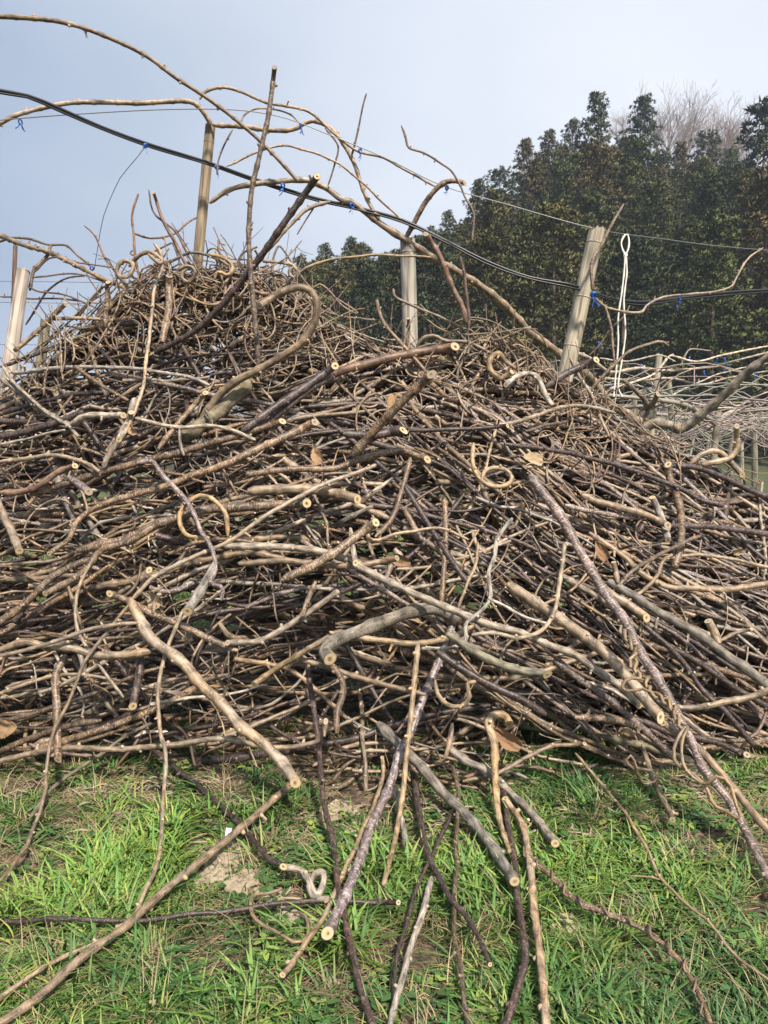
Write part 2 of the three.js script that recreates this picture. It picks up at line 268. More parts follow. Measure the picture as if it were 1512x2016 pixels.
// ---------------------------------------------------------------- forest on the hillside
const LEAF = {
  cedar: [0.084, 0.102, 0.036], olive: [0.122, 0.12, 0.038], bronze: [0.138, 0.112, 0.044], deep: [0.054, 0.074, 0.032], fresh: [0.1, 0.126, 0.036],
};
const leafMat = {}; for (const k in LEAF) leafMat[k] = new THREE.MeshStandardMaterial({ color: new THREE.Color().setRGB(...LEAF[k]), vertexColors: true, roughness: 0.9, side: THREE.DoubleSide });
const trunkMat = plain(0.13, 0.085, 0.06, 0.95);
function coniferCrown(seed, { wide = 0.17, power = 0.7, n = 118, sprays = 28, drop = 0.06, low = 0.06, size = 0.018, loose = 1 }) {
  const q = rng(seed), G = new Geo(), A = V3(), B = V3(), C = V3(), N = V3(), D = V3(), S = V3();
  const lean = [rr(-0.02, 0.02, q), rr(-0.02, 0.02, q)];
  const lump = q() * 40; const fork = rr(0.75, 1.25, q);
  for (let b = 0; b < n; b++) {
    const t = low + (1 - low) * Math.pow((b + q()) / n, 0.86), az = b * 2.4 + rr(-0.5, 0.5, q);
    const prof = wide * Math.pow(1 - t, power) * (t < 0.2 ? 0.75 + t * 1.25 : 1) + 0.012;
    const len = prof * rr(0.62, 1.18, q) * (1 + 0.45 * perlin.noise(Math.cos(az) * 1.4, t * 6, Math.sin(az) * 1.4 + lump));
    const tufts = 2 + Math.round(len / wide * 4);
    for (let k = 0; k < tufts; k++) {
      const f = tufts === 1 ? 1 : 0.32 + 0.68 * k / (tufts - 1), l = len * f;
      const cx = Math.cos(az) * l + lean[0] * t + gauss(q) * 0.012 * loose, cz = Math.sin(az) * l + lean[1] * t + gauss(q) * 0.012 * loose, cy = t - drop * f * (1 - t) + 0.05 * f * f * (1 - t) + gauss(q) * 0.008;
      const tone = rr(0.72, 1.28, q), warm = rr(-0.06, 0.09, q), col = [tone * (1 + warm), tone, tone * (1 - warm * 0.6)];
      for (let s = 0; s < sprays; s++) {
        D.set(gauss(q), gauss(q) + 0.45, gauss(q)).normalize(); A.set(Math.cos(az), 0.1, Math.sin(az)); D.addScaledVector(A, 0.55).normalize();
        const L = size * rr(0.55, 1.25, q), w = L * rr(0.17, 0.3, q); S.set(gauss(q), gauss(q), gauss(q)).cross(D).normalize();
        { const o = 0.017 * Math.cbrt(q()); A.set(cx + D.x * o, cy + D.y * o, cz + D.z * o); } N.crossVectors(D, S).normalize(); if (N.y < 0) N.negate(); N.lerp(D, 0.82).normalize();
        const i0 = G.v(A.x - S.x * w, A.y - S.y * w, A.z - S.z * w, N.x, N.y, N.z, 0, 0, col), i1 = G.v(A.x + S.x * w, A.y + S.y * w, A.z + S.z * w, N.x, N.y, N.z, 1, 0, col), i2 = G.v(A.x + D.x * L, A.y + D.y * L, A.z + D.z * L, N.x, N.y, N.z, 0.5, 1, col);
        G.t(i0, i1, i2);
      }
    }
  }
  return G.build();
}
const crownShapes = [coniferCrown(1, { wide: 0.23, power: 0.66, drop: 0.12 }), coniferCrown(2, { wide: 0.26, power: 0.58, drop: 0.12 }), coniferCrown(3, { wide: 0.24, power: 0.74, drop: 0.15 }), coniferCrown(4, { wide: 0.24, power: 0.55, n: 124, low: 0.1 }), coniferCrown(5, { wide: 0.22, power: 0.62, drop: 0.12, n: 115 }), coniferCrown(6, { wide: 0.34, power: 0.4, n: 120, low: 0.14, size: 0.019 })];
const fineCrowns = [coniferCrown(11, { wide: 0.24, power: 0.64, drop: 0.12, n: 130, sprays: 50, size: 0.0125 }), coniferCrown(12, { wide: 0.27, power: 0.56, drop: 0.13, n: 130, sprays: 50, size: 0.0125 }), coniferCrown(13, { wide: 0.24, power: 0.7, drop: 0.14, n: 130, sprays: 50, size: 0.0125 })];
const sparseCrown = coniferCrown(9, { wide: 0.26, power: 0.6, n: 46, sprays: 22, size: 0.03, loose: 2.2, low: 0.25 });
const trunkShape = (() => { const G = new Geo(), q = rng(4); sweep(G, [0, 0.15, 0.3, 0.5, 0.7, 0.85, 0.98].map((t) => V3(rr(-0.003, 0.003, q), t, rr(-0.003, 0.003, q))), [0.017, 0.014, 0.0125, 0.0095, 0.006, 0.0035, 0.001], 6, [1, 1, 1]); return G.build(); })();
{
  const q = rng(12), FOREST = [[-3.9,-40.0,0.2,10.2,4],[-0.9,-40.7,0.4,10.5,3],[2.1,-40.1,0.3,11.7,3],[5.3,-41.2,0.5,12.0,1],[8.6,-39.9,0.3,13.2,1],[12.6,-41.2,0.8,11.7,3],[16.9,-40.3,0.6,12.6,4],[20.4,-40.4,0.7,11.0,1],
  [24.0,-40.1,0.6,10.7,2],[-5.7,-45.0,1.0,9.1,2],[-2.8,-46.4,1.4,10.6,1],[0.8,-43.9,1.0,11.2,0],[3.2,-45.8,1.5,11.5,1],[8.3,-44.0,1.4,12.7,4],[11.8,-46.0,2.4,12.2,1],[15.5,-46.3,3.0,11.2,0],
  [17.7,-45.1,2.6,11.6,0],[21.6,-44.8,2.6,14.3,2],[25.4,-45.4,2.9,10.7,4],[29.4,-46.1,3.3,12.1,1],[-4.1,-49.5,2.0,10.9,1],[-1.6,-48.2,1.9,10.9,1],[2.3,-48.1,2.1,11.9,0],[6.6,-48.3,2.5,14.2,1],
  [8.8,-49.3,3.2,12.6,4],[13.8,-49.7,4.4,12.0,0],[17.2,-49.3,4.8,11.8,0],[20.9,-50.5,6.0,12.7,3],[24.4,-48.5,4.7,11.9,0],[26.5,-48.6,4.8,13.3,4],[31.0,-50.3,5.8,13.3,1],[-7.4,-52.2,2.3,8.6,3],
  [-3.9,-53.2,2.9,11.1,1],[-0.1,-54.5,3.8,10.8,4],[3.3,-52.4,3.6,11.1,4],[7.2,-52.4,4.0,13.1,2],[9.9,-53.4,5.2,10.6,4],[14.1,-53.4,6.5,12.2,4],[18.1,-52.5,7.0,11.7,0],[21.3,-52.7,7.4,11.0,4],
  [24.5,-53.2,7.7,11.9,1],[29.3,-53.3,7.7,12.6,0],[32.0,-52.5,7.1,13.7,0],[-7.7,-56.8,3.2,8.6,1],[-3.0,-58.5,4.4,11.0,1],[0.2,-57.9,4.8,10.5,1],[4.8,-57.9,5.6,11.3,0],[7.7,-58.6,6.6,11.0,0],
  [11.2,-56.3,7.0,10.8,2],[15.6,-58.4,9.8,13.4,2],[18.0,-58.4,10.8,11.4,4],[22.2,-57.4,10.6,10.3,0],[25.9,-57.4,10.6,10.7,0],[30.2,-56.2,9.6,11.6,0],[33.1,-57.7,10.8,10.8,4],[-9.3,-60.9,3.5,9.2,4],
  [-5.5,-60.9,4.5,10.8,1],[-2.0,-60.4,5.1,11.6,1],[0.5,-62.6,6.3,10.0,0],[5.8,-60.4,6.7,11.4,1],[8.9,-62.6,8.8,11.0,1],[12.1,-60.5,9.4,10.7,0],[16.0,-61.0,11.5,11.7,1],[19.4,-61.1,13.1,11.5,0],
  [24.3,-61.6,13.4,10.0,4],[26.8,-62.3,13.8,9.3,3],[31.1,-61.5,13.2,9.6,1],[35.7,-62.0,13.9,9.6,1],[-7.9,-65.0,4.8,10.0,1],[-5.1,-65.5,5.6,11.0,4],[-0.6,-64.9,6.6,9.7,1],[2.1,-65.3,7.4,10.6,0],
  [6.9,-64.3,8.3,10.9,1],[9.8,-64.4,10.0,11.4,2],[14.6,-66.3,13.5,11.7,4],[18.1,-65.1,14.9,10.6,3],[22.4,-64.4,15.2,8.7,2],[26.4,-66.4,16.2,9.0,1],[30.4,-66.4,16.0,7.8,4],[33.9,-66.1,16.1,9.0,0],
  [37.0,-64.6,15.6,8.5,2],[-9.8,-69.7,4.6,9.8,0],[-6.0,-69.1,6.0,11.4,3],[-3.2,-70.3,7.0,10.6,1],[1.2,-70.2,8.2,9.9,2],[4.3,-68.8,8.8,11.3,0],[9.1,-68.4,10.9,11.6,2],[13.2,-70.2,14.2,11.9,1],
  [16.6,-68.7,15.8,10.6,4],[21.4,-68.4,17.4,10.0,4],[24.2,-69.1,17.6,8.9,0],[28.3,-68.8,17.3,8.1,0],[32.7,-69.7,17.7,7.3,0],[36.7,-69.7,18.2,8.6,1],[39.6,-69.2,18.4,8.3,0],[-8.7,-74.4,5.6,10.3,1],
  [-5.9,-75.1,6.6,11.6,1],[-2.2,-72.6,7.6,12.1,0],[3.0,-73.1,9.2,11.3,0],[5.7,-75.0,10.2,11.1,2],[10.7,-74.9,13.4,11.3,0],[14.2,-73.7,15.9,10.9,0],[16.8,-74.9,17.6,11.7,1],[21.2,-74.4,19.4,9.7,2],
  [25.1,-73.9,19.3,8.8,0],[28.8,-74.9,19.1,8.6,4],[34.2,-73.7,19.3,8.2,0],[36.8,-72.7,19.4,8.0,1],[41.8,-74.4,20.5,7.6,1],[44.7,-73.4,20.8,7.9,4],[-12.1,-77.2,3.5,11.5,4],[-7.0,-78.9,6.3,10.6,3],
  [-3.0,-77.8,7.5,10.5,1],[1.0,-78.7,8.8,11.1,0],[3.3,-77.0,9.5,11.7,4],[8.5,-78.3,11.8,11.8,1],[11.1,-78.6,13.7,12.6,2],[15.5,-76.9,16.8,12.4,2],[19.1,-76.8,19.2,10.9,1],[23.3,-78.2,19.4,11.7,1],
  [28.7,-78.3,19.1,9.3,0],[31.2,-79.1,19.0,9.8,0],[35.6,-78.4,19.6,8.9,2],[40.4,-77.2,20.3,9.2,1],[43.9,-77.1,20.8,7.7,1],[46.9,-79.1,21.2,9.0,0],[19.8,-74.0,20.2,13.5,0],[24.0,-75.0,21.7,12.0,3],
  [14.9,-72.0,18.4,11.0,1],[12.3,-70.0,17.0,11.0,2],[17.9,-76.0,23.1,9.0,0],[9.6,-66.0,15.1,9.0,3],[7.7,-66.0,14.3,9.0,0],[5.0,-62.0,11.7,8.0,0],[-2.5,-60.0,9.1,8.0,1],[-4.5,-60.0,8.7,8.0,0],
  [-6.1,-58.0,7.3,8.0,1],[30.0,-74.0,21.2,9.0,3],[31.4,-66.0,14.5,15.0,3],[32.8,-75.0,21.2,8.0,0],[26.5,-72.0,19.6,9.0,2]];
  const styles = [['cedar', 'dark green cedar'], ['olive', 'olive green cedar'], ['bronze', 'bronze brown cedar'], ['deep', 'blackish green evergreen'], ['fresh', 'mid green conifer']];
  const skyline = ['tall pointed cedar standing highest on the skyline', 'dark pointed evergreen right of the highest cedar on the skyline', 'ragged-topped olive cedar on the skyline', 'bronze cedar with jagged top left of the ragged olive one', 'small cedar left of the highest one on the skyline', 'dark evergreen stepping down the skyline below the jagged bronze one', 'small round-topped cedar lower on the left skyline', 'dark cedar on the skyline right above the middle post', 'olive cedar near the left end of the forest skyline', 'dark cedar beside the olive one at the left end of the skyline', 'leftmost olive cedar rising beside the heap top', 'round dark evergreen below the bare trees on the ridge', 'loose-limbed dark pine cut by the right edge of the skyline', 'dark green cedar on the ridge under the right-hand bare trees', 'bronze cedar on the ridge in front of the bare trees'];
  const first = FOREST.length - skyline.length;
  const ORD = ['leftmost', 'second', 'third', 'fourth', 'fifth', 'sixth', 'seventh', 'eighth', 'ninth', 'tenth', 'eleventh', 'twelfth', 'thirteenth', 'fourteenth', 'fifteenth'];
  const height = (z) => (-z < 52 ? 'at the foot of the wooded hill' : -z < 64 ? 'halfway up the wooded hill' : 'high on the wooded hill');
  const rank = new Map(), classes = {};
  FOREST.slice(0, first).forEach((t) => { const c = t[4] + height(t[1]); (classes[c] ??= []).push(t); });
  for (const c in classes) classes[c].sort((m, n) => m[0] / -m[1] - n[0] / -n[1]).forEach((t, i) => rank.set(t, i));
  FOREST.forEach((tree, i) => {
    const [x, z, y, h, k] = tree;
    const onSky = i >= first, [mat, words] = styles[k];
    const where = height(z), nth = rank.get(tree) ? (ORD[rank.get(tree)] ?? 'rightmost') + ' from the left' : 'leftmost';
    const g = thing('conifer_tree', onSky ? skyline[i - first] : `${words} ${where}, ${nth}`, 'tree', onSky ? 'cedars along the skyline' : `${words} ${where}`, V3(x, y - 0.3, z));
    g.rotation.y = q() * 6.28;
    const sp = onSky && i - first === 12;
    const shape = sp ? sparseCrown : -z < 66 && !onSky ? fineCrowns[Math.floor(q() * 3)] : k === 3 ? crownShapes[onSky && h < 10 ? 5 : 3] : crownShapes[[0, 1, 2, 4][Math.floor(q() * 4)]];
    const w = h * (h < 8 ? 1.35 : 1.12) * rr(0.92, 1.14, q) * (onSky ? 0.92 : 1.06);
    mesh('crown', shape, leafMat[mat], g).scale.set(w, h, w); mesh('trunk', trunkShape, trunkMat, g).scale.set(h, h, h);
  });
}
{ // leafless trees
  const shapes = [31, 32, 33].map((seed) => {
    const q = rng(seed), G = new Geo(), T = new Geo();
    const grow = (p, dir, L, r, lvl) => {
      const pts = [p.clone()], n = lvl < 2 ? 5 : lvl < 3 ? 3 : 2, d = dir.clone(), c = p.clone();
      for (let i = 0; i < n; i++) { d.x += gauss(q) * 0.1; d.y += gauss(q) * 0.06 + 0.03; d.z += gauss(q) * 0.1; d.normalize(); c.addScaledVector(d, L / n); pts.push(c.clone()); }
      sweep(lvl === 0 ? T : G, pts, pts.map((_, i) => Math.max(0.0009, r * mixn(1, 0.5, i / n))), lvl < 2 ? 5 : 3, [rr(0.9, 1.1, q), 1, 1], { capA: false, capB: false });
      if (lvl >= 4) return;
      const kids = [7, 6, 5, 4][lvl];
      for (let k = 0; k < kids; k++) { const f = lvl === 0 ? rr(0.45, 1, q) : rr(0.2, 1, q), j = Math.min(n - 0.001, f * n), b = Math.floor(j), s = pts[b].clone().lerp(pts[b + 1], j - b), az = k * 2.4 + q(), sp = lvl === 0 ? rr(0.2, 0.75, q) : rr(0.35, 0.8, q); grow(s, d.clone().add(V3(Math.cos(az) * sp, lvl === 0 ? 0.2 : 0, Math.sin(az) * sp)).normalize(), L * (lvl === 0 ? rr(0.9, 1.3, q) : rr(0.45, 0.7, q)), r * rr(0.38, 0.55, q), lvl + 1); }
    };
    grow(V3(0, 0, 0), V3(0, 1, 0), 0.36, 0.013, 0); const gs = [T.build(), G.build()]; gs[1].computeBoundingBox(); const k = 1 / gs[1].boundingBox.max.y; gs.forEach((x) => x.scale(k, k, k)); return gs;
  });
  const pale = plain(0.33, 0.27, 0.245, 0.9), q = rng(90);
  pale.vertexColors = true;
  const names = ['bare pale tree on the ridge, tallest and leftmost of the row', 'bare tree on the ridge, second of the pale row', 'bare tree on the ridge, middle of the pale row', 'bare tree on the ridge, fourth of the pale row', 'bare tree on the ridge beside the loose-limbed pine', 'small bare tree between the two pointed evergreens', 'grey bare tree inside the evergreen slope behind the string', 'grey bare tree at the right edge above the vines'];
  [[28.2,-82.0,26.8,11.0],[31.2,-84.0,26.4,12.0],[33.2,-83.0,25.6,12.0],[35.9,-84.0,26.5,11.0],[37.3,-82.0,25.4,11.0],[25.4,-82.0,29.8,6.0],[21.6,-58.0,12.7,7.0],[23.6,-50.0,6.3,7.0]].forEach(([x, z, y, h], i) => { const g = thing('bare_tree', names[i], 'tree', 'leafless trees among the evergreens', V3(x, y, z)); g.rotation.y = q() * 6; const s = shapes[i % 3]; mesh('trunk', s[0], pale, g).scale.setScalar(h); mesh('branches', s[1], pale, g).scale.setScalar(h); });
}
{ // shed glimpsed through the heap at the far left
  const g = thing('shed', 'small pale shed with a grey door seen through the heap at left', 'shed', null, V3(-7.6, 0, -13.5)), wm = plain(0.5, 0.48, 0.44, 0.8);
  const b = (n, w, h, d, x, y, z, m) => { const k = mesh(n, new THREE.BoxGeometry(w, h, d), m, g); k.position.set(x, y, z); return k; };
  b('wall', 3, 1.5, 2.2, 0, 0.75, 0, wm); b('roof', 3.3, 0.08, 2.6, 0, 1.55, 0, plain(0.2, 0.21, 0.22, 0.6)); b('door', 0.8, 1.25, 0.05, 0.7, 0.65, 1.13, plain(0.13, 0.14, 0.15, 0.6)); b('window', 0.7, 0.5, 0.04, -0.7, 0.95, 1.125, plain(0.05, 0.06, 0.07, 0.2));
}
// ---------------------------------------------------------------- posts
const bambooMap = texture(128, 512, (u, v) => { const s = 0.8 + tnoise(u, v, 26, 2, 2) * 0.22 + tnoise(u, v, 60, 4, 9) * 0.14 + tnoise(u, v, 4, 5, 6) * 0.2, st = smooth(0.2, 0.6, tnoise(u, v, 8, 5, 13)) * 0.16; return [s - st, s * 0.985 - st, s * 0.96 - st * 0.95]; });
function bambooPost(label, [ends, rt, rb], color, { gap = 0, jag = 0, solid = false, name = 'bamboo_post', nodes = 0.36, tint } = {}) {
  const [a, b] = unpack(ends), o = b.clone(), L = a.distanceTo(b), dir = a.clone().sub(b).normalize(), q = rng(Math.round(L * 1000 + rt * 9000));
  const g = thing(name, label, 'post', 'posts of the vine trellis', o); g.quaternion.setFromUnitVectors(UP, dir);
  const G = new Geo(), S = 20, mat = new THREE.MeshStandardMaterial({ map: bambooMap, bumpMap: bambooMap, bumpScale: 0.002, color: new THREE.Color().setRGB(...color), roughness: 0.7 });
  const rows = 26, amp = Array.from({ length: S + 1 }, () => rr(-1, 0.4, q)); amp[S] = gap ? amp[S] : amp[0];
  const a0 = Math.PI * 0.5 + 2.2, span = Math.PI * 2 - gap, wob = q() * 30;
  for (const inner of [0, 1]) for (let j = 0; j <= rows; j++) for (let s = 0; s <= S; s++) {
    const t = j / rows, an = a0 + gap / 2 + span * s / S, rad = mixn(rb, rt, t) * (inner ? 0.78 : 1) * (1 + 0.03 * perlin.noise(t * 4, s * 0.3 * (gap ? 1 : 0), wob)), y = L * t + (j === rows ? amp[s] * jag : 0), bx = Math.sin(t * 3 + wob) * 0.008;
    const k = inner ? -1 : 1; G.v(Math.cos(an) * rad + bx, y, Math.sin(an) * rad, Math.cos(an) * k, 0, Math.sin(an) * k, s / S * 1.0, y / 0.8, [1, 1, 1]);
  }
  const W = S + 1, M = (rows + 1) * W;
  for (const inner of [0, 1]) for (let j = 0; j < rows; j++) for (let s = 0; s < S; s++) { const p = inner * M + j * W + s; inner ? (G.t(p, p + 1, p + W), G.t(p + 1, p + W + 1, p + W)) : (G.t(p, p + W, p + 1), G.t(p + 1, p + W, p + W + 1)); }
  const rim = (i, j) => { const c = G.k; for (const k of [i, j, i + M, j + M]) { const n = k * 3; G.v(G.p[n], G.p[n + 1], G.p[n + 2], 0, 1, 0, 0.3, 0.4, [1, 1, 1]); } G.t(c, c + 2, c + 1); G.t(c + 1, c + 2, c + 3); };
  for (let s = 0; s < S; s++) rim(rows * W + s, rows * W + s + 1);
  if (gap) for (let j = 0; j < rows; j++) { rim(j * W, (j + 1) * W); rim(j * W + S, (j + 1) * W + S); }
  const cul = mesh(solid ? 'stake' : 'culm', G.build(), mat, g);
  if (solid) { const c = mesh('sawn_top', new THREE.CircleGeometry(rt * 0.97, 18), mat, g); c.rotation.x = -Math.PI / 2; c.position.y = L - 0.006 - jag; }
  else { for (let s = L - rr(0.07, 0.12, q); s > 0.1; s -= nodes * rr(0.85, 1.1, q)) { const r = mixn(rb, rt, s / L), k = mesh('node_ring', new THREE.TorusGeometry(r * 1.0, r * 0.07, 6, 26, Math.PI * 2 - gap), mat, g); k.rotation.set(Math.PI / 2, 0, -(a0 - gap / 2) - Math.PI * 0); k.rotation.z = gap ? a0 + gap / 2 : 0; k.position.set(Math.sin(s / L * 3 + wob) * 0.008, s, 0); const m2 = mesh('diaphragm', new THREE.CircleGeometry(r * 0.8, 16), mat, g); m2.rotation.x = -Math.PI / 2; m2.position.y = s; } }
  return g;
}
bambooPost('tall thin brown bamboo pole rising behind the heap top', [[-1.117,3.48,-5.15,-1.509,-.05,-5.15],.032,.036], [0.42, 0.335, 0.225]);
bambooPost('straight grey bamboo post behind the middle of the heap', [[.143,2.743,-5.05,.236,-.05,-5.05],.048,.057], [0.56, 0.52, 0.45], { gap: 0.05, jag: 0.01 });
bambooPost('leaning bamboo post with a split side and broken top', [[1.334,2.779,-4.95,.754,-.05,-4.95],.049,.057], [0.6, 0.54, 0.42], { gap: 0.12, jag: 0.022 });
bambooPost('stout weathered wooden post at the left edge with flat top', [[-2.26,2.525,-4.95,-2.371,-.05,-4.227],.039,.059], [0.62, 0.54, 0.47], { solid: true, jag: 0.006 });
bambooPost('olive bamboo post standing behind the left edge post', [[-2.67,2.412,-6.2,-3.064,-.05,-6.2],.039,.041], [0.34, 0.31, 0.21]);
bambooPost('thin rusty pipe with a green top far behind the left post', [[-4.429,3.799,-9.5,-4.766,-.05,-9.5],.025,.028], [0.24, 0.15, 0.1], { solid: true, name: 'iron_pipe' });
[[[2.682,2.308,-7.6,2.518,-.05,-7.6],.031,.05],
  [[3.298,2.148,-9,3.538,-.05,-9],.034,.037],
  [[3.638,2.025,-10,3.707,-.05,-10],.033,.037],
  [[2.788,2.039,-8.6,2.597,-.05,-8.6],.028,.032],
  [[4.185,1.99,-11,4.126,-.05,-11],.029,.033],
  [[5.023,1.575,-10.5,5.111,-.05,-10.5],.04,.043],
  [[4.894,2.078,-12,4.544,-.05,-12],.02,.022],
  [[5.536,1.571,-13,5.466,-.05,-13],.043,.045],
  [[6.3,1.653,-14,6.238,-.05,-14],.023,.025],
  [[3.097,2,-12,3.214,-.05,-12],.03,.03],
  [[-.401,2.664,-11,-.349,-.05,-11],.027,.027],
  [[-1.531,2.852,-12,-1.481,-.05,-12],.03,.03],
  [[7.409,1.452,-16,7.472,-.05,-16],.04,.04],
  [[3.958,1.792,-13,3.948,-.05,-13],.032,.032]].forEach((p, i) => bambooPost(['pale tapered stake standing in the vines at right', 'olive stake right of the pale tapered one', 'short grey stake left of the olive stake', 'tan stake left of the pale tapered one', 'thin grey stake right of the olive stake', 'knotty grey stake at the right edge beyond the heap', 'slim leaning pipe behind the right-hand vine arm', 'far grey stake below the right-hand vine arm', 'far thin stake left of the knotty grey one', 'far stake behind the leaning bamboo post', 'far stake left of the middle bamboo post', 'far stake behind the big hooked cane', 'farthest stake near the right edge', 'far stake just right of the leaning bamboo post'][i], p, [[0.52, 0.47, 0.38], [0.36, 0.34, 0.25], [0.42, 0.4, 0.35], [0.46, 0.38, 0.27]][i % 4], { solid: true, jag: 0.02, name: 'vine_stake' }));
// ---------------------------------------------------------------- pipe, wires, string, ties
function wire(name, label, category, arr, r, mat, group, sides = 8) { const pts = spline(unpack(arr), 0.08), o = pts[0].clone(), G = new Geo(); sweep(G, pts, pts.map(() => r), sides, [1, 1, 1]); const m = top(name, G.build(o), mat, label, category, group); m.position.copy(o); return m; }
const black = plain(0.012, 0.012, 0.014, 0.38), steel = plain(0.2, 0.2, 0.2, 0.45, { metalness: 0.6 }), dark = plain(0.03, 0.03, 0.034, 0.5), cream = plain(0.72, 0.7, 0.62, 0.7), blue = plain(0.03, 0.13, 0.5, 0.45);
const PIPE = [-2.161,3.343,-4.3,-2.081,3.348,-4.358,-1.956,3.354,-4.446,-1.86,3.334,-4.515,-1.645,3.277,-4.664,-1.422,3.234,-4.801,-1.097,3.188,-4.98,-.812,3.087,-4.972,-.432,2.968,-4.963,-.178,2.91,-4.956,.108,2.834,-4.949,.362,2.715,-4.942,.648,2.574,-4.934,.903,2.48,-4.927,1.189,2.425,-4.92,1.446,2.369,-5.036,1.673,2.36,-5.13,1.946,2.403,-5.24,2.31,2.466,-5.381,2.909,2.539,-5.6], WIRE = [-2.322,3.275,-4.6,-2.211,3.295,-4.615,-1.793,3.351,-4.671,-1.22,3.41,-4.746,-.838,3.422,-4.794,-.599,3.393,-4.824,-.358,3.317,-4.856,.012,3.186,-4.905,.36,3.04,-4.95,.772,2.921,-4.942,1.332,2.768,-4.93,1.798,2.768,-5.146,2.203,2.769,-5.321,2.897,2.789,-5.6];
wire('irrigation_pipe', 'black irrigation pipe sagging across the whole view', 'pipe', PIPE, 0.0095, black);
wire('cable', 'thin black cable running just below the irrigation pipe', 'cable', PIPE.map((v, i) => v + (i % 3 === 1 ? -0.017 + 0.004 * Math.sin(i) : i % 3 === 2 ? 0.012 : 0)), 0.006, black);
wire('trellis_wire', 'thin wire strung over the posts from left to right', 'wire', WIRE, 0.0032, steel);
wire('loose_wire', 'loose thin wire curving down from the pipe at left', 'wire', [-1.419,3.198,-4.75,-1.501,3.115,-4.772,-1.577,3.048,-4.791,-1.658,2.924,-4.819,-1.717,2.811,-4.843,-1.769,2.638,-4.877,-1.801,2.52,-4.9], 0.002, dark);
{
  const g = thing('string', 'white string looped over the wire with two loose ends', 'string', null, V3(0, 0, 0)); let o = null;
  for (const [n, a] of [['loop', [1.517,2.618,-4.96,1.498,2.659,-4.966,1.492,2.701,-4.971,1.509,2.737,-4.976,1.528,2.756,-4.98,1.54,2.717,-4.972,1.534,2.658,-4.96,1.513,2.615,-4.95]], ['tail', [1.51,2.613,-4.94,1.503,2.497,-4.935,1.491,2.384,-4.929,1.471,2.226,-4.922,1.473,2.065,-4.915,1.463,1.903,-4.908,1.449,1.735,-4.9]], ['tail', [1.52,2.618,-4.96,1.528,2.517,-4.958,1.513,2.338,-4.954,1.527,2.133,-4.949,1.508,1.961,-4.945,1.489,1.798,-4.941,1.513,1.737,-4.94]]]) { const pts = spline(unpack(a), 0.02); if (!o) { o = pts[0].clone(); g.position.copy(o); } const G = new Geo(); sweep(G, pts, pts.map((_, i) => 0.0055 * (1 + 0.15 * Math.sin(i * 1.3))), 7, [1, 1, 1]); mesh(n, G.build(o), cream, g); }
  const k = mesh('knot', new THREE.IcosahedronGeometry(0.014, 1), cream, g); k.scale.set(1, 1.3, 1);
}
{
  const q = rng(606);
  const band = new THREE.TorusGeometry(0.011, 0.0045, 6, 14);
  const tail = () => { const w = rr(0.006, 0.01, q), L = rr(0.03, 0.06, q), g = new THREE.BoxGeometry(w, L, 0.0012, 1, 8, 1), p = g.attributes.position, k = rr(-0.02, 0.02, q), f = q() * 6; for (let i = 0; i < p.count; i++) { const t = 0.5 - p.getY(i) / L; p.setX(i, p.getX(i) + k * t * t * 1.6); p.setZ(i, p.getZ(i) + 0.006 * Math.sin(t * 5 + f)); p.setY(i, -t * L); } g.computeVertexNormals(); return g; };
  const tails = [tail(), tail(), tail(), tail()];
  const tie = (p, s, label, group) => { const g = thing('blue_tie', label, 'tie', group, p); g.scale.setScalar(s); const b = mesh('band', band, blue, g); b.rotation.set(q(), rr(0.3, 1.4, q), q()); b.scale.set(1, 1.4, 1.6); for (let k = 0; k < 2; k++) { const t = mesh('tail', tails[Math.floor(q() * 4)], blue, g); t.rotation.set(rr(-0.3, 0.3, q), q() * 3, rr(-0.7, 0.7, q)); t.position.set(0, -0.012, 0); } };
  const names = ['blue tie on the level vine cane near the left edge', 'blue tie on the black pipe where the loose wire hangs', 'blue tie on the bent vine cane at top centre', 'blue tie on the pipe below the tall brown stick', 'blue tie on the pipe right of the black stick', 'blue tie on the thin wire below the upright shoot', 'blue tie on the pipe beside the bamboo pole', 'blue tie on the arched branch of the middle post', 'blue tie on the twisted cane at left', 'large blue tie on the leaning bamboo post', 'blue tie on the pipe at the right'];
  unpack([-2.124,3.312,-4.68,-1.407,3.193,-4.72,-.515,3.395,-4.95,-.62,3.018,-4.88,-.199,2.915,-4.94,-.147,3.24,-4.93,-1.032,3.137,-4.92,.383,2.99,-4.84,-1.853,2.548,-5,1.273,2.343,-4.78,1.92,2.38,-5.1]).forEach((p, i) => tie(p, i === 9 ? 1.35 : 0.9, names[i]));
  unpack([3.132,2.307,-8,3.499,2.318,-8.2,3.672,2.334,-8.4,3.526,2.23,-8,3.504,2.148,-7.4,2.22,1.995,-7.6,1.921,2.33,-7,3.22,1.833,-9,2.644,2.23,-8,3.699,2.252,-9,3.687,2.223,-9.2,3.496,2.091,-7.3,4.653,2.005,-10,-.604,2.384,-8,-.021,2.101,-8]).forEach((p) => tie(p, 1.05, 'small blue tie on the vines behind the heap', 'blue ties among the far vines'));
}
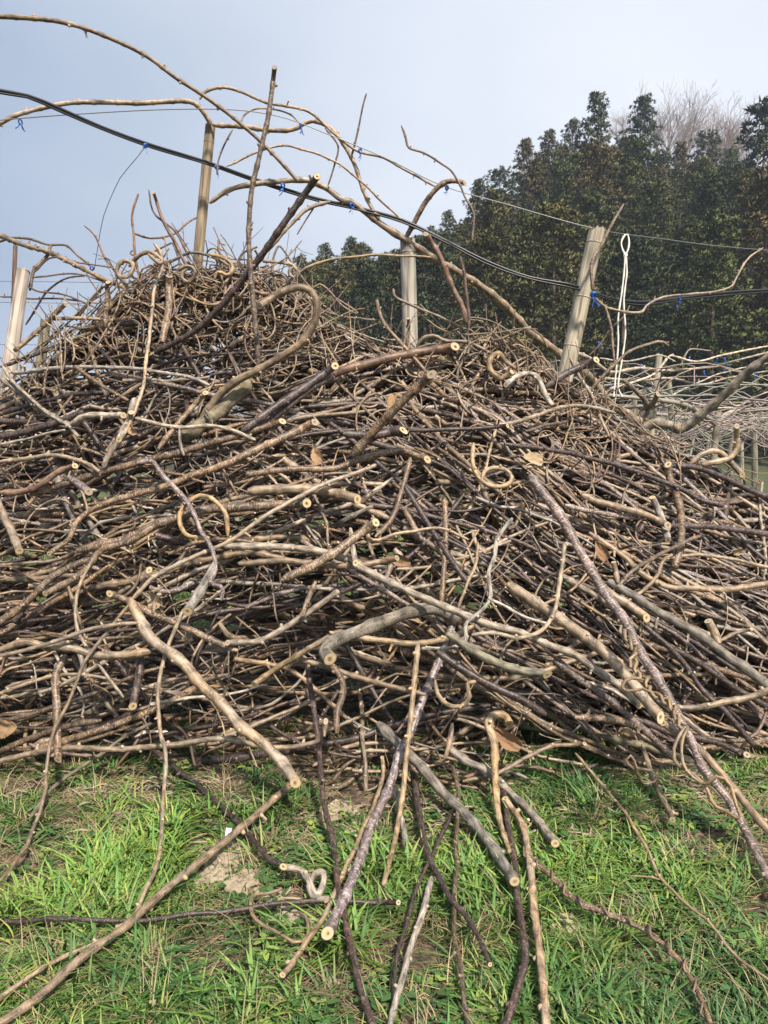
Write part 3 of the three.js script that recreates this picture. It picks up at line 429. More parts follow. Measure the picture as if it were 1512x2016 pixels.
// ---------------------------------------------------------------- vines on the trellis
const VINES = [
  ['long vine cane arching from the upper left corner down across the sky', ['t',.014,.011,'n',[-2.294,3.856,-4.6,-2.185,3.86,-4.614,-2.021,3.863,-4.634,-1.856,3.854,-4.655,-1.663,3.806,-4.68,-1.397,3.702,-4.716,-1.229,3.589,-4.741,-1.072,3.496,-4.764,-.869,3.357,-4.793,-.693,3.206,-4.821,-.523,3.032,-4.85]]],
  ['vine cane bending level to the top of the bamboo pole', ['t',.013,.016,'n',[-2.344,3.277,-4.7,-2.266,3.322,-4.727,-2.187,3.377,-4.755,-2.013,3.452,-4.812,-1.863,3.495,-4.859,-1.51,3.536,-4.964,-1.202,3.577,-5.052,-1.144,3.531,-5.074,-1.1,3.461,-5.1]]],
  ['vine cane running right from the bamboo pole then dropping to the post', ['t',.016,.011,'n',[-1.093,3.461,-5.1,-.889,3.44,-5.079,-.693,3.41,-5.059,-.563,3.414,-5.045,-.498,3.445,-5.038,-.44,3.458,-5.031,-.338,3.411,-5.019,-.242,3.288,-5.003,-.178,3.16,-4.988,-.13,3.017,-4.972,-.067,2.889,-4.957,-.029,2.835,-4.95]]],
  ['thin cane arching over the sky toward the middle post', ['t',.01,.007,'n',[-1.125,3.531,-4.9,-1.096,3.57,-4.902,-.979,3.604,-4.905,-.733,3.524,-4.913,-.61,3.502,-4.917,-.455,3.462,-4.922,-.3,3.336,-4.929,-.176,3.247,-4.933,0,3.198,-4.939,.158,3.115,-4.944,.322,3.031,-4.95]]],
  ['small upright shoot with buds against the sky', ['r',.007,.005,'n',[-.208,3.202,-4.95,-.16,3.359,-4.95,-.128,3.51,-4.95,-.106,3.585,-4.95]]],
  ['thin cane bowed under the black pipe toward the middle post', ['t',.007,.007,'n',[-.951,3.104,-4.8,-.846,3.154,-4.814,-.604,3.239,-4.845,-.482,3.221,-4.86,-.268,3.141,-4.889,-.144,3.057,-4.907,0,2.927,-4.931,.114,2.822,-4.95]]],
  ['thick leader cane rising from the vine over the middle post', ['t',.036,.014,'n',[2.125,1.61,-6.4,1.93,1.697,-6.292,1.825,1.74,-6.234,1.68,1.881,-6.121,1.559,1.98,-6.032,1.325,2.107,-5.879,1.202,2.175,-5.795,1.067,2.237,-5.705,.944,2.337,-5.6,.759,2.463,-5.459,.493,2.584,-5.269,.332,2.64,-5.153,.201,2.696,-5.05,.096,2.741,-4.98,0,2.798,-4.973,-.13,2.891,-4.963,-.194,2.936,-4.959,-.257,2.95,-4.955,-.351,3.018,-4.947,-.445,3.062,-4.941,-.523,3.069,-4.936,-.648,3.058,-4.928,-.804,3.039,-4.919,-.96,2.997,-4.909,-1.079,2.918,-4.9]]],
  ['short arched branch on the middle post holding a blue tie', ['b',.017,.016,'e',[.135,2.73,-5,.188,2.816,-4.971,.265,2.942,-4.927,.35,3.025,-4.892,.417,3.042,-4.872,.492,3.02,-4.85]]],
  ['zigzag shoot curving down in front of the dark forest', ['r',.007,.006,'n',[.104,3.339,-4.8,.128,3.285,-4.797,.152,3.21,-4.792,.228,3.179,-4.787,.32,3.119,-4.781,.402,3.073,-4.776,.448,3.006,-4.771,.488,2.907,-4.765,.534,2.817,-4.759,.531,2.66,-4.75]]],
  ['slender loop of cane below the sky wire', ['t',.006,.005,'n',[-.879,3.379,-4.9,-.858,3.438,-4.907,-.797,3.477,-4.915,-.659,3.484,-4.931,-.567,3.453,-4.943,-.521,3.411,-4.95]]],
  ['thin shoot hanging left below the level vine cane', ['r',.006,.005,'n',[-.927,3.352,-4.9,-.984,3.25,-4.9,-1.017,3.166,-4.9,-1.025,3.094,-4.9]]],
  ['thin shoot hanging from the right end of the level vine cane', ['r',.006,.005,'n',[-.361,3.364,-4.9,-.283,3.25,-4.9,-.3,3.16,-4.9,-.347,3.021,-4.9]]],
  ['cane sloping from the black pipe down to the heap top', ['t',.012,.011,'n',[-.332,2.927,-4.9,-.425,2.897,-4.88,-.486,2.862,-4.865,-.562,2.78,-4.842,-.607,2.732,-4.828,-.697,2.619,-4.798,-.787,2.547,-4.774,-.876,2.482,-4.75]]],
  ['tiny twig dangling under the black pipe', ['r',.005,.004,'n',[-.42,2.912,-4.9,-.474,2.827,-4.9,-.538,2.729,-4.9]]],
  ['wavy thin shoot below the bamboo pole node', ['r',.007,.006,'n',[-1.491,2.686,-4.7,-1.405,2.678,-4.797,-1.296,2.738,-4.911,-1.231,2.833,-4.998,-1.184,2.882,-5.05]]],
  ['twisted cane descending from the left edge to the heap', ['t',.016,.013,'n',[-2.656,2.853,-5.2,-2.502,2.789,-5.153,-2.35,2.726,-5.107,-2.146,2.66,-5.045,-1.912,2.545,-4.968,-1.744,2.458,-4.911,-1.603,2.399,-4.864,-1.416,2.311,-4.8]]],
  ['grey cane looping behind the twisted cane at left', ['t',.009,.007,'n',[-2.645,2.757,-5.3,-2.565,2.785,-5.28,-2.468,2.806,-5.255,-2.336,2.787,-5.223,-2.205,2.74,-5.189,-2.076,2.729,-5.157,-2.002,2.668,-5.133,-1.9,2.586,-5.1]]],
  ['dark bent spur on the left wooden post', ['b',.011,.011,'n',[-2.151,2.718,-5.1,-2.162,2.656,-5.082,-2.209,2.586,-5.056,-2.242,2.545,-5.04,-2.25,2.484,-5.022,-2.256,2.41,-5]]],
  ['thin shoot running level right of the left post', ['r',.006,.005,'n',[-2.23,2.489,-5,-2.142,2.492,-4.985,-1.935,2.506,-4.95,-1.799,2.464,-4.926,-1.658,2.421,-4.9]]],
  ['thin shoot arching over the left post', ['r',.006,.005,'n',[-2.212,2.526,-5,-2.112,2.611,-5,-1.952,2.586,-5,-1.711,2.548,-5]]],
  ['thin shoot sloping from the left post to the heap', ['r',.006,.005,'n',[-2.274,2.438,-5,-2.18,2.391,-4.952,-2.002,2.366,-4.868,-1.809,2.287,-4.769,-1.684,2.224,-4.7]]],
  ['bowed shoot rising right of the left post', ['r',.007,.006,'n',[-2.382,2.224,-5.2,-2.3,2.326,-5.177,-2.2,2.438,-5.15,-2.07,2.511,-5.124,-1.935,2.525,-5.1]]],
  ['thin shoot crossing level behind the left post', ['r',.006,.006,'n',[-2.591,2.427,-5.3,-2.352,2.403,-5.225,-2.196,2.391,-5.175,-1.967,2.364,-5.1]]],
  ['brown shoot climbing the leaning bamboo post', ['b',.011,.008,'n',[1.265,2.368,-4.75,1.255,2.505,-4.762,1.271,2.566,-4.768,1.302,2.612,-4.773,1.379,2.766,-4.788,1.45,2.888,-4.8]]],
  ['thin cane sweeping right along the black pipe at right', ['t',.009,.006,'n',[1.279,2.335,-4.8,1.321,2.307,-4.816,1.381,2.274,-4.837,1.461,2.257,-4.862,1.545,2.252,-4.886,1.615,2.264,-4.907,1.64,2.298,-4.919,1.715,2.339,-4.944,1.832,2.374,-4.979,2.094,2.407,-5.052,2.241,2.45,-5.095,2.297,2.53,-5.122,2.376,2.642,-5.161,2.495,2.726,-5.2]]],
  ['shoot hanging down right of the leaning bamboo post', ['b',.009,.007,'n',[1.361,2.277,-4.82,1.396,2.157,-4.813,1.41,2.03,-4.806,1.42,1.934,-4.8]]],
  ['forked shoot behind the white string', ['t',.006,.005,'n',[1.629,2.356,-5.2,1.591,2.283,-5.2,1.499,2.19,-5.2,1.434,2.091,-5.2,1.368,2.024,-5.2]]],
];
{ const q = rng(31); for (const [label, ...stems] of VINES) addCane('vine_cane', label, 'vine cane', 'vine canes trained over the trellis', stems, q, { sides: 8 }); }
{ // the nearest standing vine
  const q = rng(63), trunk = unpack([2.232,.889,-6.55,2.193,1.322,-6.525,2.165,1.545,-6.512,2.177,1.642,-6.506,2.197,1.748,-6.5]), o = trunk[0].clone(); o.y = 0;
  const g = thing('kiwi_vine', 'thick-armed leafless vine standing beyond the right slope', 'vine', null, o);
  addStem(g, o, 'trunk', ['b', 0.05, 0.042, 'n', trunk], q, { buds: false, sides: 12 });
  addStem(g, o, 'arm', ['g', 0.042, 0.028, 'n', [2.161,1.544,-6.5,2.248,1.603,-6.45,2.352,1.589,-6.397,2.436,1.559,-6.351,2.505,1.599,-6.308,2.547,1.652,-6.273,2.687,1.812,-6.157,2.806,1.981,-6.04,2.972,2.139,-5.9]], q, { buds: false, sides: 12 });
  addStem(g, o, 'arm', ['t', 0.022, 0.016, 'n', [2.182,1.697,-6.5,2.181,1.771,-6.456,2.002,1.909,-6.342,1.929,1.951,-6.3]], q, { buds: false });
  addStem(g, o, 'arm', ['b', 0.024, 0.02, 'e', [2.189,1.727,-6.5,2.217,1.757,-6.423,2.221,1.837,-6.3]], q, { buds: false });
  [[1.658,2.268,-7,1.854,2.205,-7.047,2.056,2.088,-7.099,2.355,2.126,-7.165,2.609,2.108,-7.22,3.073,2.154,-7.319,3.441,2.243,-7.398,3.922,2.374,-7.5],
  [2.04,2.036,-7.2,2.395,2.019,-7.275,2.703,2.048,-7.339,3.019,1.995,-7.404,3.282,2.057,-7.459,3.984,2.181,-7.6],
  [2.032,1.929,-7,2.227,1.978,-7.043,2.473,2.074,-7.098,2.624,2.239,-7.146,2.686,2.226,-7.159,2.88,2.189,-7.199,3.136,2.251,-7.252,3.868,2.4,-7.4],
  [2.496,1.399,-8,2.702,1.53,-8,2.914,1.504,-8,3.073,1.451,-8,3.287,1.372,-8,3.501,1.267,-8],
  [2.894,2.191,-7.6,2.963,2.338,-7.6,3.061,2.347,-7.6,3.185,2.338,-7.6],
  [1.933,2.2,-7,2.162,2.169,-7,2.48,2.223,-7,2.618,2.169,-7],
  [3.474,1.946,-8,3.637,1.816,-8,3.791,1.894,-8,3.955,1.972,-8],
  [2.846,1.972,-8,3.138,1.872,-8.069,3.432,1.823,-8.135,3.729,1.799,-8.2],
  [2.901,1.894,-8,3.106,1.998,-8,3.466,2.153,-8,3.942,2.256,-8],
  [3.789,1.304,-9,3.814,1.422,-9,3.877,1.616,-9,3.981,1.687,-9],
  [-.821,2.397,-6.8,-.6,2.418,-6.8,-.336,2.375,-6.8,-.159,2.244,-6.8,.018,2.201,-6.8],
  [-.529,2.133,-7,-.255,2.155,-7,.018,2.065,-7,.201,2.033,-7],
  [-.761,2.374,-7.5,-.565,2.566,-7.5,-.273,2.494,-7.5,.02,2.398,-7.5],
  [1.665,1.952,-7,1.479,2.133,-7,1.386,2.223,-7],
  [-.554,1.972,-8,-.188,1.92,-8,.178,1.946,-8]].forEach((a, i) => addCane('vine_cane', ['thick pale cane lying level over the right-hand vines', 'pale cane just below the thickest level one', 'crooked pale cane humped above the pale stakes', 'low pale cane behind the golden hook', 'small pale shoot standing up among the blue ties', 'thin pale shoot right of the leaning post', 'pale shoot dipping at the right edge', 'thin pale cane sagging behind the stakes', 'pale shoot climbing right over the stakes', 'short pale shoot curving up beyond the heap', 'pale twig behind the big hooked cane', 'thin pale twig left of the middle post', 'pale twig against the dark forest left of the middle post', 'pale twig left of the leaning post', 'faint pale twig low beside the middle post'][i], 'vine cane', 'pale canes of the vines behind', [['y', [0.02, 0.014, 0.012, 0.016, 0.008, 0.008, 0.008, 0.008, 0.01, 0.012][i] ?? 0.007, 0.007, 'n', a]], q, { sides: 7 }));
}
{ // rows of leafless vines farther back
  const shapes = [1, 2, 3].map((seed) => {
    const q = rng(seed * 77), T = new Geo(), A = [new Geo(), new Geo()], S = new Geo();
    sweep(T, spline([V3(0, -0.05, 0), V3(rr(-0.1, 0.1, q), 0.6, 0.05), V3(rr(-0.1, 0.1, q), 1.2, 0), V3(0, 1.72, 0)], 0.12), Array(20).fill(0).map((_, i) => 0.045 - i * 0.0008), 7, [0.8, 0.75, 0.7]);
    [-1, 1].forEach((sd, k) => {
      const arm = spline([V3(0, 1.6, 0), V3(sd * 0.4, 1.72, 0.05), V3(sd * 1.1, 1.78, rr(-0.15, 0.15, q)), V3(sd * 2.1, 1.82, rr(-0.2, 0.2, q))], 0.12);
      sweep(A[k], arm, arm.map((_, i) => 0.032 * (1 - 0.6 * i / arm.length)), 6, [1, 1, 1]);
      for (let n = 0; n < 26; n++) {
        const p = arm[Math.floor(q() * arm.length)], ds = q() < 0.5 ? -1 : 1, L = rr(0.6, 1.7, q), up = rr(-0.42, 0.4, q), sx = rr(-0.6, 0.6, q);
        const c = [p.clone(), V3(p.x + sx * L * 0.35, p.y + up * L * 0.8 + rr(0, 0.06, q), p.z + ds * L * 0.33), V3(p.x + sx * L * 0.7 + rr(-0.1, 0.1, q), p.y + up * L, p.z + ds * L * 0.66), V3(p.x + sx * L, p.y + up * L * 0.6 + rr(-0.12, 0.1, q), p.z + ds * L)], pts = spline(c, 0.11), r = rr(0.004, 0.009, q);
        for (const e of pts) { e.y += gauss(q) * 0.012; e.x += gauss(q) * 0.012; }
        sweep(S, pts, pts.map((_, i) => r * (1 - 0.5 * i / pts.length) * (i % 2 ? 1.15 : 1)), 4, [rr(0.8, 1.2, q), rr(0.8, 1.1, q), 1], { capA: false, capB: false });
      }
    });
    return [T.build(), A[0].build(), A[1].build(), S.build()];
  });
  const wood = new THREE.MeshStandardMaterial({ color: new THREE.Color().setRGB(0.3, 0.265, 0.22), vertexColors: true, roughness: 0.85 }), q = rng(515);
  let n = 0; const seen = {};
  for (const [d, x0, x1] of [[8.2, 0.6, 9], [10.6, -1.8, 10], [13.4, -3, 12], [17, -5, 13], [7.4, -8.4, -4], [9.6, -10, -5], [12.5, -13, -6]]) for (let x = x0 + rr(0, 1, q); x < x1; x += rr(2.4, 3.3, q)) {
    const left = x < -3.5, row = d < 11 ? 'near' : d < 17 ? 'middle' : 'far';
    const nth = ['first', 'second', 'third', 'fourth', 'fifth', 'sixth', 'seventh', 'eighth', 'ninth', 'tenth'][seen[d] = (seen[d] ?? -1) + 1];
    const label = left ? `leafless vine on the trellis behind the left post, ${d < 8 ? 'near' : d < 11 ? 'middle' : 'far'} row, ${nth} from left` : `leafless pale vine behind the heap, ${nth} from the left in the ${({ 8.2: 'nearest', 10.6: 'second', 13.4: 'third', 17: 'farthest' })[d]} row`;
    const g = thing('kiwi_vine', label, 'vine', left ? 'vines behind the left post' : 'vines in rows behind the heap', V3(x, 0, -d + rr(-0.4, 0.4, q))), s = shapes[n++ % 3]; g.rotation.y = rr(-0.9, 0.9, q) + (q() < 0.5 ? Math.PI : 0); g.scale.set(1, rr(0.97, 1.06, q), 1);
    mesh('trunk', s[0], wood, g); mesh('arm', s[1], wood, g); mesh('arm', s[2], wood, g); const sh = mesh('shoots', s[3], wood, g); sh.userData.kind = 'stuff';
  }
  for (let i = 0; i < 9; i++) { const d = 7 + i * 2.4, y = 1.72 + 0.04 * Math.sin(i * 2); wire('trellis_wire', 'thin level trellis wire among the vines behind the heap', 'wire', [-1 - d * 0.3, y, -d, d * 0.2, y - 0.05, -d - 0.2, d * 0.75, y, -d], 0.0026, steel, 'wires of the far trellis', 5); }
  for (const y of [560, 600, 680]) wire('trellis_wire', `thin wire at the far left, ${y === 560 ? 'upper' : y === 600 ? 'middle' : 'lower'} of three`, 'wire', [-4.5, 1.45 + (870 - y) / 1514 * 7.5, -7.5, -2.6, 1.43 + (870 - y) / 1514 * 7, -7, -1.2, 1.4 + (870 - y) / 1514 * 6.4, -6.4], 0.0026, steel, null, 5);
}

// ---------------------------------------------------------------- the heap of prunings
const CREST = [[-4.0, 0.3], [-3.2, 1.4], [-2.277, 1.691], [-2.123, 1.765], [-1.937, 1.913], [-1.659, 2.149], [-1.506, 2.281], [-1.266, 2.339], [-0.909, 2.368], [-0.583, 2.324], [-0.436, 2.164], [-0.227, 2.052], [0.012, 1.943], [0.282, 1.922], [0.431, 1.987], [0.58, 2.017], [0.731, 1.928], [0.912, 1.854], [1.036, 1.705], [1.34, 1.571], [1.495, 1.451], [1.801, 1.345], [2.11, 1.208], [2.303, 1.102], [3.0, 0.7], [3.8, 0.15]], FOOT = [[-3, 3.5], [-2, 3.36], [-1, 3.34], [-0.5, 3.26], [-0.2, 3.1], [0.35, 3.1], [0.7, 3.2], [1, 3.3], [1.6, 3.42], [2.4, 3.6]], SPINE = 4.6;
const heapTop = (x) => table(x, CREST);
function heapFront(x, y) { const f = table(x, FOOT), t = clamp(y / heapTop(x)); let d = f + (SPINE - f) * Math.pow(t, 1.35); const e = ((x + 0.12) / 0.5) ** 2 + ((y - 0.42) / 0.3) ** 2; if (e < 1) d += 0.42 * (1 - e); return d; }
const heapBack = (x, y) => SPINE + 1.4 * (1 - Math.pow(clamp(y / heapTop(x)), 1.5));

const PRUNINGS = [
  ['straight tan stick with a knot, poking up-left against the sky', ['t',.013,.013,'b',[-2.098,1.969,-4.44,-2.079,2.005,-4.48,-1.992,2.076,-4.48,-1.908,2.149,-4.48,-1.855,2.2,-4.48,-1.802,2.227,-4.44]]],
  ['tan cane running level right from the knotted stick on the left', ['t',.01,.01,'n',[-1.917,2.149,-4.5,-1.799,2.16,-4.497,-1.668,2.15,-4.484,-1.547,2.137,-4.469]]],
  ['short upright brown stub with pale cut top at the left shoulder', ['b',.013,.013,'e',[-1.593,2.101,-4.46,-1.584,2.235,-4.485,-1.581,2.312,-4.494,-1.566,2.354,-4.46]]],
  ['thick upright brown stub with round pale cut top near the bamboo pole', ['b',.02,.02,'e',[-1.206,1.99,-4.25,-1.202,2.182,-4.371,-1.216,2.332,-4.45,-1.208,2.378,-4.429]]],
  ['long black stick slanting up right with cut top against sky', ['d',.015,.017,'e',[-1.248,1.935,-4.25,-1.089,2,-4.2,-.959,2.073,-4.15,-.795,2.219,-4.1,-.658,2.363,-4.05,-.542,2.499,-4,-.365,2.719,-3.958,-.326,2.748,-3.905]]],
  ['tall thin brown stick standing highest against the sky', ['b',.014,.012,'e',[-.644,1.845,-4,-.649,1.918,-4.005,-.666,2.125,-4.018,-.684,2.331,-4.032,-.691,2.536,-4.046,-.674,2.729,-4.058,-.637,2.895,-4.07,-.593,3.087,-4.083,-.571,3.227,-4.092,-.562,3.297,-4.097,-.55,3.328,-4.06]]],
  ['fat tan cane bent into a big hook at the heap top', ['t',.021,.018,'e',[-.952,1.56,-4.02,-.846,1.693,-4.004,-.767,1.756,-3.994,-.643,1.818,-3.981,-.496,1.899,-3.965,-.404,1.964,-3.954,-.35,2.05,-3.944,-.34,2.143,-3.934,-.373,2.204,-3.927,-.428,2.217,-3.921,-.501,2.197,-3.914,-.545,2.175,-3.909,-.57,2.157,-3.906,-.61,2.116,-3.853]]],
  ['reddish tan cane snaking left from the base of the big hook', ['r',.01,.01,'n',[-.6,2.287,-4.423,-.657,2.278,-4.42,-.716,2.294,-4.421,-.766,2.328,-4.426,-.816,2.357,-4.427,-.88,2.357,-4.417,-.889,2.281,-4.394,-.889,2.22,-4.371]]],
  ['thick olive lichen-covered log lying under the big hook', ['v',.039,.035,'n',[-1.042,1.465,-3.972,-.911,1.564,-4.008,-.813,1.658,-4.063,-.703,1.772,-4.106]]],
  ['dark brown cane with pale cut tip left of the lichen log', ['b',.013,.014,'e',[-1.138,1.413,-3.882,-1.078,1.502,-3.915,-1.022,1.582,-3.966,-.954,1.664,-3.994,-.914,1.699,-3.967]]],
  ['long grey-brown cane bending across the left face with fresh cut end', ['b',.012,.021,'b',[-1.559,.932,-3.55,-1.538,.956,-3.598,-1.491,.992,-3.607,-1.462,1.066,-3.634,-1.427,1.107,-3.658,-1.318,1.167,-3.677,-1.225,1.19,-3.694,-1.046,1.243,-3.713,-.927,1.291,-3.735,-.804,1.332,-3.762,-.641,1.408,-3.805,-.498,1.476,-3.867,-.406,1.521,-3.899,-.345,1.547,-3.866]]],
  ['thick brown cane with cut end just above the long bent one', ['b',.016,.018,'e',[-1.777,1.184,-3.857,-1.416,1.298,-3.857,-1.002,1.405,-3.871,-.754,1.479,-3.9,-.609,1.525,-3.931,-.572,1.537,-3.94,-.513,1.553,-3.907]]],
  ['grey lichen branch lying level with a downward fork', ['g',.01,.01,'n',[-1.263,1.573,-3.938,-1.148,1.538,-3.926,-1.009,1.524,-3.911,-.871,1.531,-3.896,-.734,1.498,-3.877,-.643,1.461,-3.862]], ['g',.008,.007,'n',[-1.033,1.516,-3.9,-1.016,1.457,-3.86,-.989,1.384,-3.82]], ['g',.008,.007,'n',[-.868,1.531,-3.9,-.882,1.573,-3.93,-.914,1.611,-3.96]]],
  ['grey lichen stub hanging down with cut end on the upper left face', ['g',.016,.015,'e',[-1.285,1.674,-4.01,-1.31,1.54,-3.941,-1.321,1.502,-3.911,-1.317,1.463,-3.839]]],
  ['grey crusted stick beside the hanging lichen stub', ['g',.014,.013,'b',[-1.279,1.599,-3.92,-1.308,1.555,-3.946,-1.336,1.48,-3.922,-1.391,1.374,-3.877,-1.387,1.34,-3.823]]],
  ['thin tan pole with hooked top leaning over the left face', ['t',.01,.009,'n',[-1.291,2.563,-4.44,-1.25,2.494,-4.44,-1.247,2.414,-4.431,-1.276,2.328,-4.386,-1.274,2.092,-4.283,-1.266,1.871,-4.148,-1.258,1.693,-4.022,-1.294,1.536,-3.927,-1.34,1.422,-3.872]]],
  ['thin grey cane curving down at the far left edge', ['g',.01,.009,'n',[-2.178,1.884,-4.443,-2.106,1.796,-4.404,-1.963,1.689,-4.307,-1.807,1.6,-4.171,-1.652,1.538,-4.051,-1.575,1.48,-3.984]]],
  ['pale grey branch crossing under the curving cane at the left edge', ['g',.015,.012,'n',[-2.203,1.817,-4.462,-2.059,1.727,-4.396,-1.894,1.632,-4.272,-1.744,1.573,-4.149,-1.653,1.544,-4.081]]],
  ['dark straight cane at the left edge below the knotted stick', ['d',.01,.01,'n',[-2.218,1.882,-4.5,-2.039,1.941,-4.496,-1.914,1.973,-4.478,-1.709,1.984,-4.456]]],
  ['olive cane ending above the dark one on the left shoulder', ['v',.013,.013,'n',[-1.964,1.97,-4.5,-1.829,2.021,-4.5,-1.687,2.078,-4.5]]],
  ['thick dark brown cane rising from the left edge', ['d',.019,.019,'n',[-2.1,1.478,-4.226,-1.913,1.511,-4.184,-1.751,1.553,-4.131,-1.588,1.606,-4.099]]],
  ['grey cane with round cut end pointing right on the left face', ['g',.016,.016,'e',[-1.619,1.542,-4.004,-1.528,1.586,-3.99,-1.434,1.585,-3.97,-1.382,1.585,-3.963,-1.317,1.584,-3.915]]],
  ['brown cane slanting down right above the hanging lichen stub', ['b',.01,.009,'n',[-1.685,1.866,-4.257,-1.542,1.778,-4.176,-1.427,1.708,-4.087,-1.328,1.663,-4.041]]],
  ['long wavy grey-tan cane lying level below the left shoulder', ['g',.013,.009,'n',[-2.119,1.841,-4.436,-1.814,1.863,-4.367,-1.572,1.856,-4.263,-1.356,1.842,-4.175,-1.18,1.816,-4.122,-1.012,1.787,-4.089,-.912,1.743,-4.067]]],
  ['slim pale cane lying level near the left edge', ['y',.007,.007,'n',[-2.073,1.439,-4.168,-1.92,1.46,-4.132,-1.797,1.493,-4.086,-1.67,1.509,-4.054]]],
  ['tan cane with a knot arching from the left edge', ['t',.012,.01,'n',[-2.014,1.348,-4.041,-1.864,1.362,-4.002,-1.715,1.382,-3.947,-1.582,1.37,-3.891,-1.475,1.34,-3.84,-1.408,1.304,-3.809]]],
  ['rusty stub with torn cut end rising right at the left edge', ['r',.016,.015,'e',[-1.931,1.196,-3.86,-1.807,1.203,-3.841,-1.709,1.236,-3.825,-1.625,1.3,-3.822,-1.58,1.316,-3.822,-1.517,1.334,-3.782]]],
  ['fat pinkish cane with peeled bark and a slanted cut in front of the bamboo post', ['r',.024,.025,'b',[-.33,1.801,-4.149,-.262,1.827,-4.232,-.202,1.85,-4.287,-.078,1.888,-4.354,.018,1.919,-4.409,.181,1.954,-4.435,.343,1.98,-4.44,.401,1.985,-4.4]]],
  ['thick dark cane with bright cut end below the peeled cane', ['d',.02,.021,'e',[-.713,1.505,-3.88,-.561,1.623,-3.955,-.418,1.733,-4.075,-.31,1.817,-4.141,-.259,1.849,-4.117]]],
  ['black cane lying behind the thick dark cut one', ['d',.018,.017,'n',[-.692,1.475,-3.932,-.527,1.61,-4.014,-.369,1.742,-4.125,-.267,1.801,-4.199]]],
  ['stout brown stick jutting up right toward the bamboo post', ['b',.022,.02,'e',[-.154,1.381,-3.75,-.083,1.464,-3.72,.005,1.559,-3.685,.109,1.661,-3.643,.171,1.717,-3.619,.216,1.756,-3.546]]],
  ['knobbly tan twig leaning left before the bamboo post', ['t',.01,.01,'n',[.247,1.839,-4.406,.131,1.967,-4.428,.051,2.06,-4.446,-.006,2.139,-4.45,-.04,2.251,-4.45]], ['t',.006,.005,'n',[-.017,2.141,-4.48,-.098,2.149,-4.48,-.225,2.163,-4.476,-.361,2.194,-4.458,-.565,2.198,-4.436]]],
  ['short upright brown peg in front of the bamboo post', ['b',.009,.009,'e',[.127,1.96,-4.46,.138,2.073,-4.46,.138,2.1,-4.46,.136,2.143,-4.42]]],
  ['thin zigzag twig with a bud tip crossing the bamboo post', ['t',.008,.008,'n',[.467,2.098,-4.48,.363,2.144,-4.48,.248,2.189,-4.48,.132,2.234,-4.48,.057,2.279,-4.48,.052,2.324,-4.48]], ['t',.005,.005,'n',[.4,2.073,-4.5,.319,2.107,-4.5,.26,2.147,-4.5,.191,2.198,-4.5]]],
  ['tan cane with bent elbow right of the bamboo post', ['t',.011,.01,'n',[.183,1.991,-4.44,.206,2.031,-4.44,.235,2.048,-4.44,.292,2.053,-4.44,.338,2.025,-4.439,.475,2.013,-4.436,.555,1.979,-4.429,.634,1.933,-4.421,.76,1.853,-4.414]]],
  ['stout reddish stick leaning left with blunt top over dark forest', ['r',.016,.015,'e',[.464,2.12,-4.4,.435,2.209,-4.4,.389,2.297,-4.4,.343,2.408,-4.4,.298,2.506,-4.4,.26,2.561,-4.4,.23,2.592,-4.36]]],
  ['upright knobbly twig beside the reddish leaning stick', ['r',.01,.008,'n',[.476,2.087,-4.4,.475,2.187,-4.4,.457,2.297,-4.4,.445,2.386,-4.4,.424,2.479,-4.4]]],
  ['heavy dark log end with large round cut face', ['d',.02,.025,'e',[-.208,1.49,-3.89,-.046,1.485,-3.934,.024,1.497,-3.956,.097,1.509,-3.916]]],
  ['long black cane lying level with pale cut right end', ['d',.012,.011,'e',[.129,1.509,-4.019,.301,1.514,-4.017,.468,1.519,-4.022,.593,1.529,-4.029,.637,1.532,-3.992]]],
  ['tan cane arching right over the right hump', ['t',.012,.01,'n',[.596,1.539,-4.037,.696,1.553,-4.08,.791,1.583,-4.157,.914,1.621,-4.254,1.005,1.645,-4.345,1.126,1.655,-4.399,1.225,1.638,-4.417,1.322,1.613,-4.42]]],
  ['brown cane lying under the arching tan cane on the right hump', ['b',.009,.01,'n',[.746,1.507,-4.09,.869,1.536,-4.197,1.017,1.563,-4.33]]],
  ['fat golden curl shaped like a ring on the right hump', ['o',.016,.015,'e',[.683,1.906,-4.412,.652,1.943,-4.406,.613,1.935,-4.381,.585,1.885,-4.337,.596,1.833,-4.305,.647,1.799,-4.308,.669,1.813,-4.316,.703,1.835,-4.29]]],
  ['whitish hollow-ended cane bent over like a cane handle', ['y',.015,.015,'s',[.668,1.763,-4.259,.709,1.793,-4.322,.729,1.807,-4.335,.792,1.832,-4.374,.846,1.827,-4.389,.876,1.786,-4.374,.896,1.723,-4.345,.936,1.652,-4.324]]],
  ['golden oval loop with a long straight handle', ['o',.011,.011,'n',[.446,1.446,-3.856,.434,1.358,-3.814,.452,1.291,-3.761,.505,1.243,-3.729,.579,1.232,-3.73,.627,1.267,-3.753,.597,1.316,-3.773,.535,1.328,-3.773,.489,1.304,-3.757,.478,1.267,-3.742]]],
  ['long dark cane sweeping down to the right across the right slope', ['d',.011,.014,'n',[.613,1.44,-3.929,.725,1.427,-3.964,.901,1.406,-4.022,1.052,1.373,-4.084,1.272,1.317,-4.137,1.483,1.25,-4.171,1.62,1.194,-4.181,1.718,1.137,-4.176,1.851,1.098,-4.174]]],
  ['black stub with cut tip rising right before the leaning post', ['d',.02,.02,'e',[.913,1.757,-4.429,1.024,1.831,-4.444,1.121,1.875,-4.457,1.156,1.891,-4.458,1.201,1.912,-4.408]]],
  ['slim tan stick slanting down right of the leaning post', ['t',.01,.009,'n',[1.063,1.926,-4.46,1.125,1.814,-4.46,1.184,1.725,-4.454,1.23,1.607,-4.429,1.283,1.48,-4.397]]],
